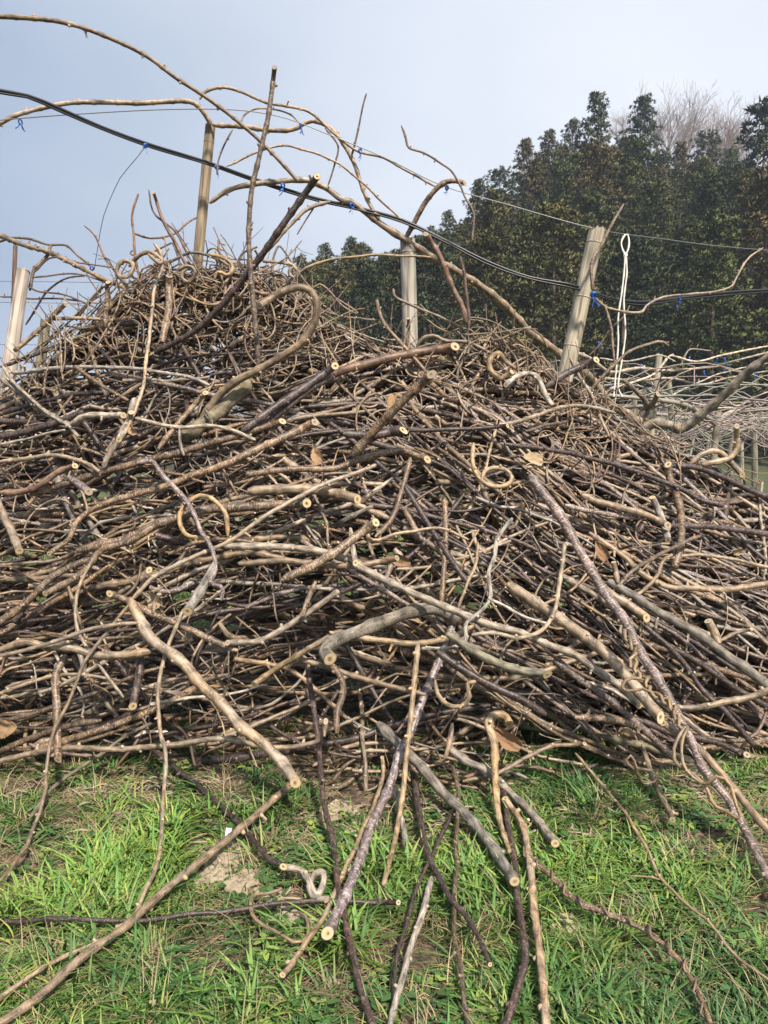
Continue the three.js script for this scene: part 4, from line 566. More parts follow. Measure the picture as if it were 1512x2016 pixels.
  ['thin brown cane arcing up right to a swollen bud tip', ['b',.01,.009,'n',[1.186,1.745,-4.46,1.281,1.853,-4.46,1.397,1.96,-4.46,1.494,1.998,-4.46,1.581,2.022,-4.46,1.629,1.996,-4.46]]],
  ['smooth golden cane curling upright like a hook at right', ['o',.018,.015,'e',[1.836,1.319,-4.45,1.896,1.331,-4.45,1.962,1.346,-4.45,2.01,1.37,-4.45,2.039,1.418,-4.45,2.03,1.49,-4.45,2.015,1.541,-4.417]]],
  ['bent tan cane with cut end beside the golden hook', ['t',.015,.018,'e',[1.776,1.321,-4.467,1.826,1.37,-4.474,1.888,1.394,-4.479,1.949,1.394,-4.48,2.013,1.333,-4.48,2.045,1.301,-4.48,2.064,1.263,-4.434]]],
  ['dark cane arching from the crooked upright to the right edge', ['d',.015,.018,'n',[1.636,1.312,-4.38,1.756,1.308,-4.401,1.849,1.286,-4.424,1.961,1.244,-4.436,2.07,1.194,-4.439,2.25,1.117,-4.44]]],
  ['crooked dark upright stake standing in the right slope', ['b',.02,.02,'s',[1.576,1.325,-4.273,1.587,1.276,-4.286,1.583,1.251,-4.267,1.589,1.176,-4.186,1.582,1.091,-4.092,1.553,.997,-3.992,1.512,.915,-3.894,1.46,.819,-3.827]]],
  ['pale grey lichen stub hanging before the crooked stake', ['g',.016,.018,'b',[1.409,1.16,-4.031,1.438,1.108,-4.035,1.451,1.037,-3.976,1.456,1,-3.956,1.444,.954,-3.881]]],
  ['olive tan cane with cut end pointing at the grey lichen stub', ['t',.016,.018,'e',[1.002,1.183,-3.891,1.078,1.151,-3.896,1.207,1.113,-3.91,1.339,1.08,-3.93,1.412,1.047,-3.938,1.447,1.028,-3.898]]],
  ['lavender grey cane below the olive tan one on the right', ['l',.013,.014,'n',[.908,1.136,-3.854,1.013,1.106,-3.879,1.146,1.082,-3.909,1.249,1.066,-3.938,1.35,1.064,-3.96]]],
  ['straight dark cane running level to the right edge', ['d',.014,.017,'s',[1.468,1.018,-3.951,1.531,1.012,-4.004,1.561,1.011,-4.012,1.705,1.004,-4.051,1.857,.985,-4.102,2.115,.947,-4.144]]],
  ['thin tan cane bowed level near the right edge', ['t',.009,.009,'n',[1.441,.866,-3.847,1.541,.875,-3.869,1.646,.87,-3.899,1.784,.853,-3.926,1.921,.818,-3.948,2.023,.797,-3.961]]],
  ['long tan cane dipping then running level to the right edge', ['t',.013,.015,'n',[.998,1.01,-3.721,1.091,.946,-3.707,1.162,.896,-3.684,1.215,.835,-3.661,1.288,.79,-3.648,1.374,.753,-3.656,1.503,.744,-3.684,1.671,.726,-3.73,1.845,.738,-3.781,1.959,.747,-3.817]]],
  ['brown twig slanting up right in front of the level tan cane', ['b',.01,.01,'n',[1.066,.757,-3.545,1.182,.837,-3.613,1.332,.898,-3.715,1.485,.945,-3.81,1.605,.974,-3.867]]],
  ['zigzag tan twig beside the brown slanting twig', ['t',.009,.009,'n',[1.125,.707,-3.531,1.23,.756,-3.578,1.311,.813,-3.649,1.362,.868,-3.716,1.418,.897,-3.756]]],
  ['longest purplish cane sloping from the heap down to the lower right corner', ['l',.024,.013,'n',[.711,1.288,-3.75,.826,1.115,-3.63,.903,.944,-3.5,.977,.793,-3.38,1.046,.674,-3.27,1.076,.579,-3.18,1.117,.49,-3.08,1.148,.417,-3,1.166,.355,-2.93,1.188,.295,-2.86,1.195,.234,-2.8,1.224,.194,-2.74,1.258,.148,-2.69,1.28,.076,-2.6,1.261,.049,-2.45,1.224,.049,-2.276]]],
  ['fat tan-brown cane with big cut face sloping toward the lower right', ['t',.026,.022,'e',[.571,.798,-3.5,.621,.767,-3.463,.755,.685,-3.358,.88,.602,-3.252,.97,.529,-3.164,1.027,.455,-3.088,1.07,.397,-3.027,1.085,.372,-2.935]]],
  ['smooth tan cane lying along the longest purplish cane', ['t',.015,.013,'s',[1.115,.332,-2.98,1.152,.306,-2.977,1.202,.281,-2.88,1.27,.206,-2.76,1.301,.153,-2.66,1.334,.108,-2.56,1.368,.061,-2.46]]],
  ['long grey tan cane crossing the middle down to the right', ['g',.016,.016,'e',[-.729,.979,-3.466,-.59,.978,-3.461,-.45,.975,-3.449,-.313,.964,-3.425,-.172,.932,-3.393,-.076,.883,-3.36,.049,.826,-3.326,.179,.772,-3.291,.308,.725,-3.259,.435,.676,-3.239,.566,.642,-3.235,.707,.581,-3.24,.832,.53,-3.246,.915,.471,-3.247,1.014,.406,-3.241,1.065,.354,-3.235,1.087,.331,-3.19]]],
  ['thick silvery cane running off the right edge with an upright stub', ['g',.02,.024,'n',[1.045,.801,-3.561,1.167,.733,-3.549,1.271,.664,-3.533,1.38,.606,-3.516,1.507,.529,-3.496,1.586,.466,-3.472,1.663,.412,-3.446,1.797,.306,-3.426]], ['t',.02,.018,'e',[1.547,.521,-3.48,1.535,.572,-3.516,1.506,.623,-3.514]], ['t',.01,.008,'e',[1.556,.533,-3.49,1.634,.556,-3.53,1.687,.561,-3.551,1.714,.576,-3.53]]],
  ['short tan cane with round cut end above the right slope', ['t',.018,.019,'e',[.989,.8,-3.488,1.048,.748,-3.475,1.123,.707,-3.459,1.149,.688,-3.455,1.18,.664,-3.4]]],
  ['olive cane with clean round cut face at the centre right', ['v',.018,.018,'e',[.258,.667,-3.094,.334,.622,-3.079,.414,.576,-3.067,.539,.525,-3.07,.61,.512,-3.075,.658,.515,-3.031]]],
  ['purple-black cane with broken tip below the olive cut cane', ['d',.016,.016,'n',[.218,.589,-3.107,.334,.517,-3.068,.452,.46,-3.033,.557,.414,-3.021,.655,.353,-3.02]]],
  ['heavy purplish cane leaning toward the camera with cut lower end', ['l',.018,.017,'e',[.35,.703,-3.5,.328,.659,-3.469,.266,.525,-3.371,.207,.415,-3.284,.15,.316,-3.201,.104,.223,-3.12,.073,.195,-3.07,.022,.101,-2.921,-.038,.057,-2.733,-.082,.055,-2.457,-.124,.054,-2.233,-.143,.054,-2.159,-.157,.098,-2.012]]],
  ['tan cane lying beside the heavy purplish one on the grass', ['t',.009,.008,'b',[-.009,.118,-3.16,-.005,.08,-3.155,-.002,.066,-3.125,-.036,.046,-2.871,-.09,.045,-2.623,-.14,.044,-2.354,-.18,.044,-2.169,-.222,.043,-2.051,-.253,.043,-1.969,-.266,.072,-1.883]]],
  ['purple cane hanging from the hollow down to the bottom edge', ['d',.012,.009,'n',[-.347,.454,-3.4,-.318,.351,-3.284,-.292,.266,-3.179,-.265,.171,-3.05,-.231,.088,-2.826,-.178,.047,-2.577,-.145,.046,-2.322,-.114,.045,-2.146,-.084,.045,-1.988,-.052,.044,-1.834,-.013,.043,-1.692]]],
  ['tan cane with a T junction hanging across the dark hollow', ['o',.013,.013,'e',[.399,.641,-3.35,.313,.608,-3.3,.15,.593,-3.22,-.004,.606,-3.22,-.15,.628,-3.22,-.176,.644,-3.226,-.3,.576,-3.25,-.434,.489,-3.28,-.531,.42,-3.294,-.565,.404,-3.26]], ['o',.012,.008,'n',[.144,.598,-3.2,.129,.487,-3.136,.112,.344,-3.05,.091,.233,-2.956,.076,.117,-2.85,.051,.044,-2.727,.019,.044,-2.478,-.002,.043,-2.327]]],
  ['thick speckled grey cane reaching down right onto the grass', ['g',.023,.017,'e',[-.027,.212,-3.3,.067,.159,-3.18,.149,.123,-3.06,.225,.069,-2.952,.32,.054,-2.738,.372,.053,-2.566,.403,.052,-2.409,.407,.086,-2.284]]],
  ['dark grey cane bending over the grass at the bottom centre', ['d',.015,.006,'e',[.128,.048,-3.166,.132,.047,-2.876,.138,.047,-2.663,.156,.046,-2.474,.187,.045,-2.346,.209,.045,-2.248,.245,.044,-2.167,.269,.044,-2.067,.278,.044,-2.01,.28,.072,-1.921]]],
  ['pale lichen-spotted cane lying on grass at the bottom centre', ['g',.01,.008,'n',[.157,.045,-2.381,.122,.045,-2.217,.072,.044,-2.032,.035,.043,-1.857,.007,.042,-1.693]]],
  ['thin dark cane lying behind the pale lichen-spotted one', ['d',.008,.005,'n',[.253,.042,-2.808,.18,.042,-2.559,.116,.042,-2.364,.065,.041,-2.153,.032,.04,-1.978,.024,.04,-1.825]]],
  ['straight brown cane dropping to the bottom edge right of centre', ['b',.008,.006,'n',[.295,.111,-3.15,.295,.076,-3.031,.259,.044,-2.61,.216,.043,-2.251,.199,.042,-2.061,.207,.042,-1.912,.207,.041,-1.71]]],
  ['purple cane bending back left at the bottom edge', ['d',.011,.01,'n',[.479,.078,-3.2,.48,.051,-3.029,.446,.049,-2.574,.419,.048,-2.297,.402,.047,-2.097,.385,.046,-1.97,.343,.045,-1.854,.282,.044,-1.706]]],
  ['pale tan cane with split bark running to the bottom edge', ['t',.012,.011,'s',[.472,.071,-2.874,.485,.052,-2.865,.506,.051,-2.714,.49,.05,-2.467,.457,.049,-2.242,.435,.048,-2.053,.415,.047,-1.89,.387,.045,-1.705]]],
  ['grey cane with cut end pointing down right above the grass', ['g',.016,.015,'e',[.262,.186,-3.102,.329,.137,-3.089,.425,.105,-3.043,.514,.05,-2.939,.564,.049,-2.778,.59,.049,-2.634,.59,.072,-2.537]]],
  ['golden hook with a long straight tail before the hollow', ['o',.02,.007,'b',[.533,.259,-3.17,.519,.284,-3.179,.492,.304,-3.16,.461,.307,-3.141,.439,.288,-3.12,.438,.259,-3.093,.451,.231,-3.065,.442,.112,-2.95,.429,.051,-2.744,.431,.05,-2.581,.425,.072,-2.491]]],
  ['brown cane on the grass with a vine wound round it', ['b',.009,.006,'n',[.478,.052,-2.514,.503,.052,-2.464,.55,.042,-2.373,.592,.042,-2.252,.653,.042,-2.201,.713,.042,-2.162,.756,.044,-2.112,.79,.041,-2.043,.809,.042,-1.975,.813,.041,-1.89,.801,.041,-1.797,.788,.04,-1.732]]],
  ['long thin tan cane trailing over grass to the right edge', ['t',.007,.004,'n',[.829,.111,-3.212,.868,.072,-3.156,.9,.043,-3.027,.917,.041,-2.841,.919,.041,-2.659,.909,.04,-2.485,.9,.04,-2.365,.923,.04,-2.256,.952,.04,-2.175,.959,.039,-2.082,.97,.039,-2.004,1.02,.039,-1.893]], ['t',.004,.003,'n',[.901,.039,-2.367,.874,.039,-2.384,.83,.039,-2.39,.786,.039,-2.396]]],
  ['lavender grey cane passing under the longest purplish cane', ['l',.015,.015,'n',[.739,.503,-3.276,.873,.407,-3.272,.978,.333,-3.264,1.057,.266,-3.252,1.136,.198,-3.247,1.224,.114,-3.262,1.289,.05,-3.287]]],
  ['brown cane with round cut end at the right foot of the heap', ['b',.015,.015,'e',[.811,.28,-3.189,.88,.273,-3.204,.968,.261,-3.222,1.041,.241,-3.235,1.063,.231,-3.236,1.095,.227,-3.199]]],
  ['dark speckled cane lying level over grass at right', ['d',.013,.013,'e',[1.087,.236,-3.304,1.184,.202,-3.307,1.268,.165,-3.313,1.379,.141,-3.322,1.496,.106,-3.339,1.587,.067,-3.346,1.614,.064,-3.31]]],
  ['straight purple-brown cane with broken tip on the right grass', ['d',.013,.012,'n',[1.22,.595,-3.531,1.262,.555,-3.517,1.323,.503,-3.493,1.397,.414,-3.462,1.443,.337,-3.432,1.49,.284,-3.406,1.538,.242,-3.384,1.603,.164,-3.364,1.665,.092,-3.349]]],
  ['smooth tan cane curving up to the right edge', ['t',.012,.014,'n',[1.122,.391,-3.05,1.21,.373,-3.041,1.302,.383,-3.031,1.395,.412,-3.02,1.465,.425,-3.013,1.573,.475,-3]]],
  ['short reddish twig at the right edge reaching the grass', ['r',.008,.008,'n',[1.8,.301,-3.477,1.75,.185,-3.441,1.705,.131,-3.401,1.659,.111,-3.38]]],
  ['purple cane sloping off the right edge above the grass', ['d',.014,.014,'n',[1.325,.502,-3.499,1.424,.453,-3.492,1.517,.392,-3.479,1.597,.334,-3.464,1.678,.285,-3.451,1.811,.211,-3.444]]],
  ['stout tan branch with torn end hanging before the left face', ['t',.023,.021,'e',[-1.103,.774,-3.28,-1.062,.717,-3.255,-.99,.613,-3.21,-.897,.562,-3.173,-.831,.519,-3.145,-.755,.445,-3.106,-.663,.382,-3.065,-.575,.301,-3.018,-.505,.262,-2.988,-.401,.185,-2.936,-.339,.148,-2.841]], ['t',.017,.014,'n',[-.994,.562,-3.22,-1.121,.547,-3.208,-1.222,.55,-3.199,-1.326,.583,-3.189,-1.425,.59,-3.18,-1.504,.614,-3.172,-1.612,.582,-3.162,-1.734,.562,-3.15]]],
  ['tan cane sloping left from a knot above the stout branch', ['t',.009,.009,'n',[-1.041,.686,-3.2,-1.143,.681,-3.184,-1.249,.667,-3.168,-1.376,.621,-3.147,-1.509,.584,-3.125,-1.666,.554,-3.1]]],
  ['slender tan cane climbing right from the knot across the face', ['t',.01,.011,'n',[-1.125,.746,-3.371,-1.03,.84,-3.394,-.911,.909,-3.422,-.788,.961,-3.447,-.666,1.022,-3.476,-.551,1.107,-3.515,-.463,1.157,-3.563,-.325,1.231,-3.616,-.184,1.286,-3.672,-.039,1.341,-3.714]]],
  ['slender cane hanging from the knot down to the left grass', ['t',.008,.006,'n',[-1.094,.754,-3.25,-1.175,.642,-3.199,-1.245,.543,-3.154,-1.296,.413,-3.1,-1.327,.315,-3.043,-1.336,.282,-3.023,-1.342,.154,-2.95,-1.316,.108,-2.869,-1.288,.043,-2.73,-1.242,.041,-2.508,-1.25,.041,-2.29]]],
  ['crooked cane hanging down then sweeping left over the grass', ['t',.009,.006,'n',[-.875,.725,-3.3,-.914,.614,-3.241,-.943,.492,-3.178,-.944,.402,-3.131,-.912,.25,-3.05,-.883,.213,-3.004,-.856,.118,-2.883,-.791,.043,-2.612,-.754,.043,-2.418,-.752,.043,-2.306,-.747,.042,-2.152,-.803,.042,-2.059,-.889,.041,-1.993,-.993,.041,-1.793]]],
  ['long pole lying across the grass to the bottom left corner', ['t',.014,.011,'n',[-.352,.055,-3.1,-.378,.052,-3.044,-.465,.051,-2.818,-.566,.05,-2.571,-.656,.049,-2.371,-.72,.048,-2.202,-.758,.047,-2.096,-.811,.047,-2.01,-.845,.047,-1.929,-.876,.046,-1.839,-.96,.045,-1.705]]],
  ['dark speckled cane lying level across the foreground grass', ['d',.008,.007,'s',[.048,.067,-2.207,-.002,.042,-2.247,-.103,.042,-2.247,-.243,.042,-2.242,-.402,.042,-2.222,-.517,.042,-2.191,-.632,.042,-2.167,-.801,.042,-2.152,-.925,.042,-2.152,-1.018,.042,-2.157,-1.2,.042,-2.164]]],
  ['purple-brown cane slanting over grass into a clod', ['d',.011,.008,'n',[-1.029,.091,-3.307,-.926,.057,-3.234,-.805,.045,-3.099,-.663,.044,-2.917,-.544,.044,-2.743,-.442,.043,-2.584,-.377,.043,-2.48,-.27,.043,-2.424]]],
  ['short grey cane curled like a hook on the clods', ['g',.011,.01,'b',[-.329,.067,-2.4,-.278,.046,-2.417,-.249,.045,-2.367,-.231,.045,-2.316,-.207,.045,-2.278,-.191,.056,-2.377,-.212,.058,-2.392,-.235,.045,-2.353,-.221,.045,-2.27,-.172,.064,-2.226]]],
  ['tan cane lying level along the foot of the heap', ['t',.013,.01,'e',[-1.742,.047,-3.241,-1.676,.062,-3.244,-1.481,.122,-3.204,-1.344,.153,-3.172,-1.116,.154,-3.158,-.856,.182,-3.145,-.678,.214,-3.121,-.476,.189,-3.085,-.346,.209,-3.056,-.262,.235,-3.056,-.254,.26,-3.062,-.235,.32,-3.034]]],
  ['brown cane at the lower left foot behind the level tan one', ['b',.013,.013,'n',[-1.773,.058,-3.302,-1.685,.097,-3.264,-1.554,.162,-3.238,-1.359,.227,-3.236,-1.225,.248,-3.239]]],
  ['thin olive cane slanting on the lower left grass', ['v',.008,.008,'n',[-1.337,.043,-2.776,-1.347,.043,-3.046,-1.248,.087,-3.227,-1.149,.145,-3.305,-1.029,.203,-3.318]]],
  ['knotty brown stub hanging down with cut end at lower left', ['b',.017,.015,'e',[-1.37,.533,-3.25,-1.396,.467,-3.201,-1.37,.359,-3.13,-1.338,.248,-3.054,-1.327,.213,-3.029,-1.296,.19,-2.959]]],
  ['dark stub hanging with cut end above the foot canes', ['d',.017,.017,'e',[-1.054,.534,-3.27,-1.053,.458,-3.232,-1.063,.382,-3.208,-1.055,.345,-3.145]]],
  ['fat grey stub with bright cut face on the left face', ['g',.019,.022,'e',[-.749,.921,-3.39,-.763,.881,-3.371,-.803,.805,-3.341,-.824,.771,-3.333,-.847,.725,-3.261]]],
  ['lavender zigzag twig hanging on the left face', ['l',.011,.009,'n',[-1.173,1.352,-3.661,-1.102,1.364,-3.651,-1.049,1.31,-3.619,-.942,1.208,-3.569,-.873,1.128,-3.512,-.826,1.043,-3.459,-.779,.993,-3.412,-.745,.89,-3.37,-.765,.833,-3.335,-.706,.82,-3.309,-.708,.763,-3.292]]],
  ['golden round loop of vine on the left face', ['o',.011,.01,'n',[-.715,1.019,-3.495,-.729,1.118,-3.525,-.791,1.181,-3.559,-.859,1.203,-3.576,-.924,1.161,-3.567,-.946,1.098,-3.539,-.912,1.027,-3.509,-.834,1.011,-3.489,-.795,1.013,-3.481]]],
  ['thick brown cane running level under the golden loop', ['b',.019,.023,'e',[-1.445,.942,-3.584,-1.334,.97,-3.591,-1.204,.997,-3.604,-1.102,1.05,-3.622,-.964,1.097,-3.639,-.869,1.125,-3.649,-.62,1.144,-3.656,-.44,1.156,-3.661,-.361,1.165,-3.604]]],
  ['brown cane with cut left end rising right on the left face', ['b',.016,.016,'s',[-1.529,.769,-3.424,-1.501,.784,-3.471,-1.436,.817,-3.479,-1.369,.869,-3.503,-1.312,.949,-3.531,-1.178,.993,-3.554,-1.077,1.057,-3.568]]],
  ['speckled brown cane rising from the lower left edge', ['b',.018,.016,'n',[-1.801,.607,-3.489,-1.721,.661,-3.502,-1.644,.723,-3.522,-1.556,.814,-3.544,-1.486,.859,-3.561,-1.376,.905,-3.572]]],
  ['tan stub with cut end hanging at the left edge', ['t',.02,.019,'e',[-1.925,1.188,-3.797,-1.877,1.127,-3.745,-1.794,1.038,-3.667,-1.759,.986,-3.638,-1.702,.945,-3.558]]],
  ['short lavender stub with cut end at upper left face', ['l',.017,.018,'e',[-1.538,1.279,-3.76,-1.479,1.247,-3.72,-1.459,1.237,-3.708,-1.396,1.216,-3.633]]],
  ['grey brown cane with cut left end beside the knot', ['b',.015,.015,'s',[-1.217,.78,-3.364,-1.184,.756,-3.398,-1.141,.742,-3.391,-1.035,.692,-3.365,-.893,.646,-3.329,-.76,.592,-3.292,-.63,.546,-3.267]]],
  ['thin tan cane bowed downward on the left face', ['t',.008,.007,'n',[-1.298,.937,-3.418,-1.343,.842,-3.387,-1.356,.743,-3.341,-1.335,.655,-3.293,-1.281,.577,-3.247,-1.191,.466,-3.206,-1.108,.365,-3.178]]],
  ['grey cane rising right into the dark hollow', ['g',.013,.013,'s',[-.671,.593,-3.236,-.63,.583,-3.279,-.549,.585,-3.284,-.444,.635,-3.299,-.347,.696,-3.309,-.197,.804,-3.311]]],
  ['fattest grey branch bending to a big round cut face at centre', ['g',.028,.028,'e',[.345,.633,-3.45,.326,.647,-3.44,.23,.705,-3.392,.137,.705,-3.349,.004,.675,-3.282,-.108,.645,-3.223,-.207,.615,-3.168,-.246,.58,-3.138,-.221,.562,-3.096]]],
  ['crooked brown cane hanging below the big cut face', ['b',.013,.014,'n',[-.233,.506,-3.222,-.184,.453,-3.192,-.172,.4,-3.138,-.194,.336,-3.073,-.192,.271,-3.025]]],
  ['brown cane pointing at the camera with bright cut end above the hollow', ['b',.019,.02,'e',[-.442,.855,-3.286,-.302,.92,-3.3,-.189,.986,-3.332,-.112,1.043,-3.378,-.086,1.061,-3.39,-.036,1.099,-3.362]]],
  ['short grey stub hanging from the brown pointing cane', ['g',.012,.013,'e',[-.15,1.067,-3.41,-.138,.984,-3.351,-.133,.964,-3.333,-.122,.935,-3.26]]],
  ['tan brown cane lying level with cut end beside a dry leaf', ['t',.014,.014,'e',[-.653,.905,-3.422,-.447,.92,-3.416,-.354,.913,-3.4,-.219,.901,-3.386,-.086,.906,-3.386,-.005,.922,-3.399,.056,.94,-3.371]]],
  ['golden thin cane bowed up in the middle of the face', ['o',.008,.007,'n',[-.082,1.021,-3.442,-.041,1.006,-3.451,.05,1.031,-3.469,.207,1.058,-3.483,.289,1.049,-3.479,.389,1.009,-3.466]]],
  ['pale forked branch zigzagging down above the hollow', ['y',.01,.007,'n',[.582,1.104,-3.479,.503,1.009,-3.432,.486,.945,-3.369,.451,.883,-3.307,.453,.789,-3.247,.404,.73,-3.195,.341,.688,-3.154,.339,.625,-3.132,.281,.597,-3.141,.156,.587,-3.163]], ['y',.007,.006,'n',[.447,.782,-3.236,.52,.757,-3.231,.607,.705,-3.23,.703,.674,-3.233]]],
  ['knobbly tan twig left of the pale forked branch', ['t',.008,.007,'n',[.414,1.003,-3.406,.396,.91,-3.362,.355,.831,-3.302,.325,.742,-3.26]]],
  ['thin tan cane looping down and left over the centre right', ['t',.01,.009,'n',[.862,.978,-3.512,.829,.99,-3.484,.808,.913,-3.423,.766,.791,-3.34,.726,.708,-3.26,.665,.649,-3.197,.57,.636,-3.154,.455,.663,-3.127,.36,.655,-3.112]]],
  ['dark upright cane standing in the middle of the face', ['b',.013,.012,'n',[.288,1.184,-3.649,.287,1.029,-3.564,.27,.858,-3.454,.256,.734,-3.382]]],
  ['dark cane slanting down right through the middle', ['d',.013,.013,'n',[.092,1.248,-3.691,.176,1.119,-3.621,.265,.978,-3.522,.332,.879,-3.437,.391,.806,-3.388]]],
  ['curved grey brown cane dropping left through the middle', ['b',.013,.012,'n',[.128,1.373,-3.756,.082,1.211,-3.675,.033,1.085,-3.575,-.042,1.012,-3.514]]],
  ['fat tan cane with torn bark end lying level mid face', ['t',.023,.024,'e',[-.652,1.215,-3.677,-.479,1.225,-3.682,-.334,1.22,-3.682,-.217,1.201,-3.676,-.126,1.184,-3.613]]],
  ['wavy brown cane with slanting cut end on the upper middle face', ['b',.015,.017,'e',[-.664,1.295,-3.699,-.434,1.32,-3.722,-.241,1.323,-3.76,-.095,1.372,-3.807,.095,1.406,-3.841,.166,1.38,-3.847,.216,1.362,-3.806]]],
  ['purple black log lying behind the wavy brown cane', ['d',.02,.018,'n',[-.088,1.461,-3.95,.056,1.41,-3.929,.178,1.365,-3.9]]],
  ['tan brown cane sloping down across the dark hollow', ['t',.013,.011,'n',[-.394,.508,-3.303,-.216,.461,-3.279,-.074,.428,-3.241,.09,.398,-3.198,.175,.385,-3.169]]],
  ['golden curl looping beside the heavy purplish cane', ['o',.009,.009,'n',[.365,.5,-2.988,.324,.49,-2.979,.341,.458,-2.966,.307,.409,-2.964,.254,.404,-2.99,.212,.444,-3.031,.21,.485,-3.061]]],
  ['dark red twig standing at the far left of the upright twigs', ['r',.008,.006,'n',[-1.405,2.405,-4.5,-1.419,2.616,-4.5,-1.427,2.728,-4.5,-1.392,2.854,-4.5]]],
  ['reddish cut twig leaning left among the upright twigs', ['r',.01,.009,'e',[-1.114,2.433,-4.5,-1.189,2.574,-4.5,-1.258,2.701,-4.5,-1.289,2.811,-4.5,-1.291,2.847,-4.46]]],
  ['wispy twig curving beside the reddish cut twig', ['r',.007,.005,'n',[-1.108,2.487,-4.55,-1.195,2.652,-4.53,-1.318,2.76,-4.513,-1.334,2.876,-4.5]]],
  ['lone thin twig leaning left over the left shoulder', ['r',.006,.005,'n',[-1.513,2.39,-4.5,-1.596,2.504,-4.5,-1.642,2.616,-4.5,-1.706,2.672,-4.5]]],
  ['tan cane arched over the heap top before the bamboo pole', ['t',.009,.008,'n',[-1.25,2.461,-4.5,-1.176,2.495,-4.5,-1.089,2.523,-4.5,-.916,2.475,-4.5,-.871,2.419,-4.5,-.918,2.39,-4.5]]],
  ['fat looped tan cane at the top left of the heap', ['t',.012,.011,'n',[-1.395,2.278,-4.3,-1.429,2.335,-4.29,-1.453,2.372,-4.284,-1.441,2.408,-4.279,-1.398,2.428,-4.272,-1.356,2.405,-4.266,-1.363,2.361,-4.26,-1.402,2.331,-4.253,-1.42,2.341,-4.25]]],
  ['tan cane arched like a handle beside the fat loop', ['t',.012,.01,'n',[-1.408,2.413,-4.35,-1.376,2.449,-4.343,-1.335,2.478,-4.336,-1.282,2.489,-4.329,-1.237,2.461,-4.321,-1.206,2.437,-4.316,-1.219,2.421,-4.313,-1.255,2.443,-4.306,-1.285,2.472,-4.3]]],
  ['small curl of cane standing on the left hump crest', ['t',.011,.01,'n',[-1.154,2.402,-4.4,-1.126,2.424,-4.4,-1.075,2.424,-4.4,-1.059,2.386,-4.4,-1.088,2.342,-4.4,-1.122,2.353,-4.4,-1.126,2.391,-4.4,-1.092,2.413,-4.4]]],
  ['golden ring of cane left of the tall stick base', ['o',.011,.01,'n',[-.936,2.348,-4.35,-.931,2.376,-4.354,-.898,2.383,-4.36,-.872,2.365,-4.365,-.845,2.39,-4.371,-.843,2.43,-4.377,-.88,2.47,-4.386,-.972,2.495,-4.4]]],
  ['ring of cane at the right end of the left hump', ['t',.01,.01,'n',[-.484,2.385,-4.45,-.501,2.435,-4.45,-.53,2.424,-4.45,-.53,2.385,-4.45,-.502,2.372,-4.45,-.481,2.402,-4.45,-.518,2.446,-4.45,-.597,2.463,-4.45,-.688,2.468,-4.45]]],
  ['thin tan cane arching right from the heap top over the forest', ['t',.008,.007,'n',[-.57,2.342,-4.5,-.48,2.422,-4.513,-.365,2.476,-4.528,-.17,2.515,-4.55,.088,2.528,-4.579,.278,2.518,-4.6]]],
  ['short tan stub standing in the lower hollow', ['t',.009,.009,'e',[-.239,.27,-3,-.239,.281,-3.018,-.236,.322,-3.02]]],
  ['brown stub with cut end hanging below the level tan cane', ['b',.011,.011,'e',[-.296,.853,-3.28,-.324,.788,-3.251,-.331,.764,-3.244,-.34,.727,-3.19]]],
  ['thin brown stub with cut end left of the fat grey stub', ['t',.01,.01,'e',[-1.022,.695,-3.35,-1.018,.737,-3.37,-.994,.78,-3.361]]],
  ['short upright tan peg on the right slope', ['t',.012,.012,'e',[1.086,.798,-3.53,1.086,.845,-3.566,1.076,.89,-3.567]]],
  ['reddish stub with small cut end hanging at the foot centre', ['t',.011,.009,'e',[.284,.287,-3.1,.269,.23,-3.07,.264,.213,-3.061,.247,.186,-3]]],
  ['grey stub with cut end hanging onto the grass at the foot', ['g',.01,.01,'e',[.04,.045,-3.041,.061,.045,-2.834,.071,.044,-2.64,.073,.065,-2.55]]],
  ['brown cane with cut tip pointing down the grass below the right foot', ['t',.011,.011,'e',[1.12,.181,-3.309,1.126,.109,-3.215,1.112,.046,-3.021,1.087,.046,-2.811,1.065,.066,-2.721]]],
  ['cracked grey-brown branch lying at the right foot of the heap', ['v',.017,.017,'n',[.95,.174,-3.244,1.049,.149,-3.251,1.142,.126,-3.262,1.238,.083,-3.279,1.355,.05,-3.28]]],
  ['tan cane curving level with cut end at the foot right of centre', ['t',.009,.009,'e',[.329,.046,-3.077,.47,.082,-3.074,.606,.147,-3.094,.715,.179,-3.133,.801,.178,-3.151,.839,.194,-3.122]]],
];
{ const q = rng(5); for (const [label, ...stems] of PRUNINGS) addCane('pruned_cane', label, 'cane', 'cut canes heaped in the pile', stems, q); }

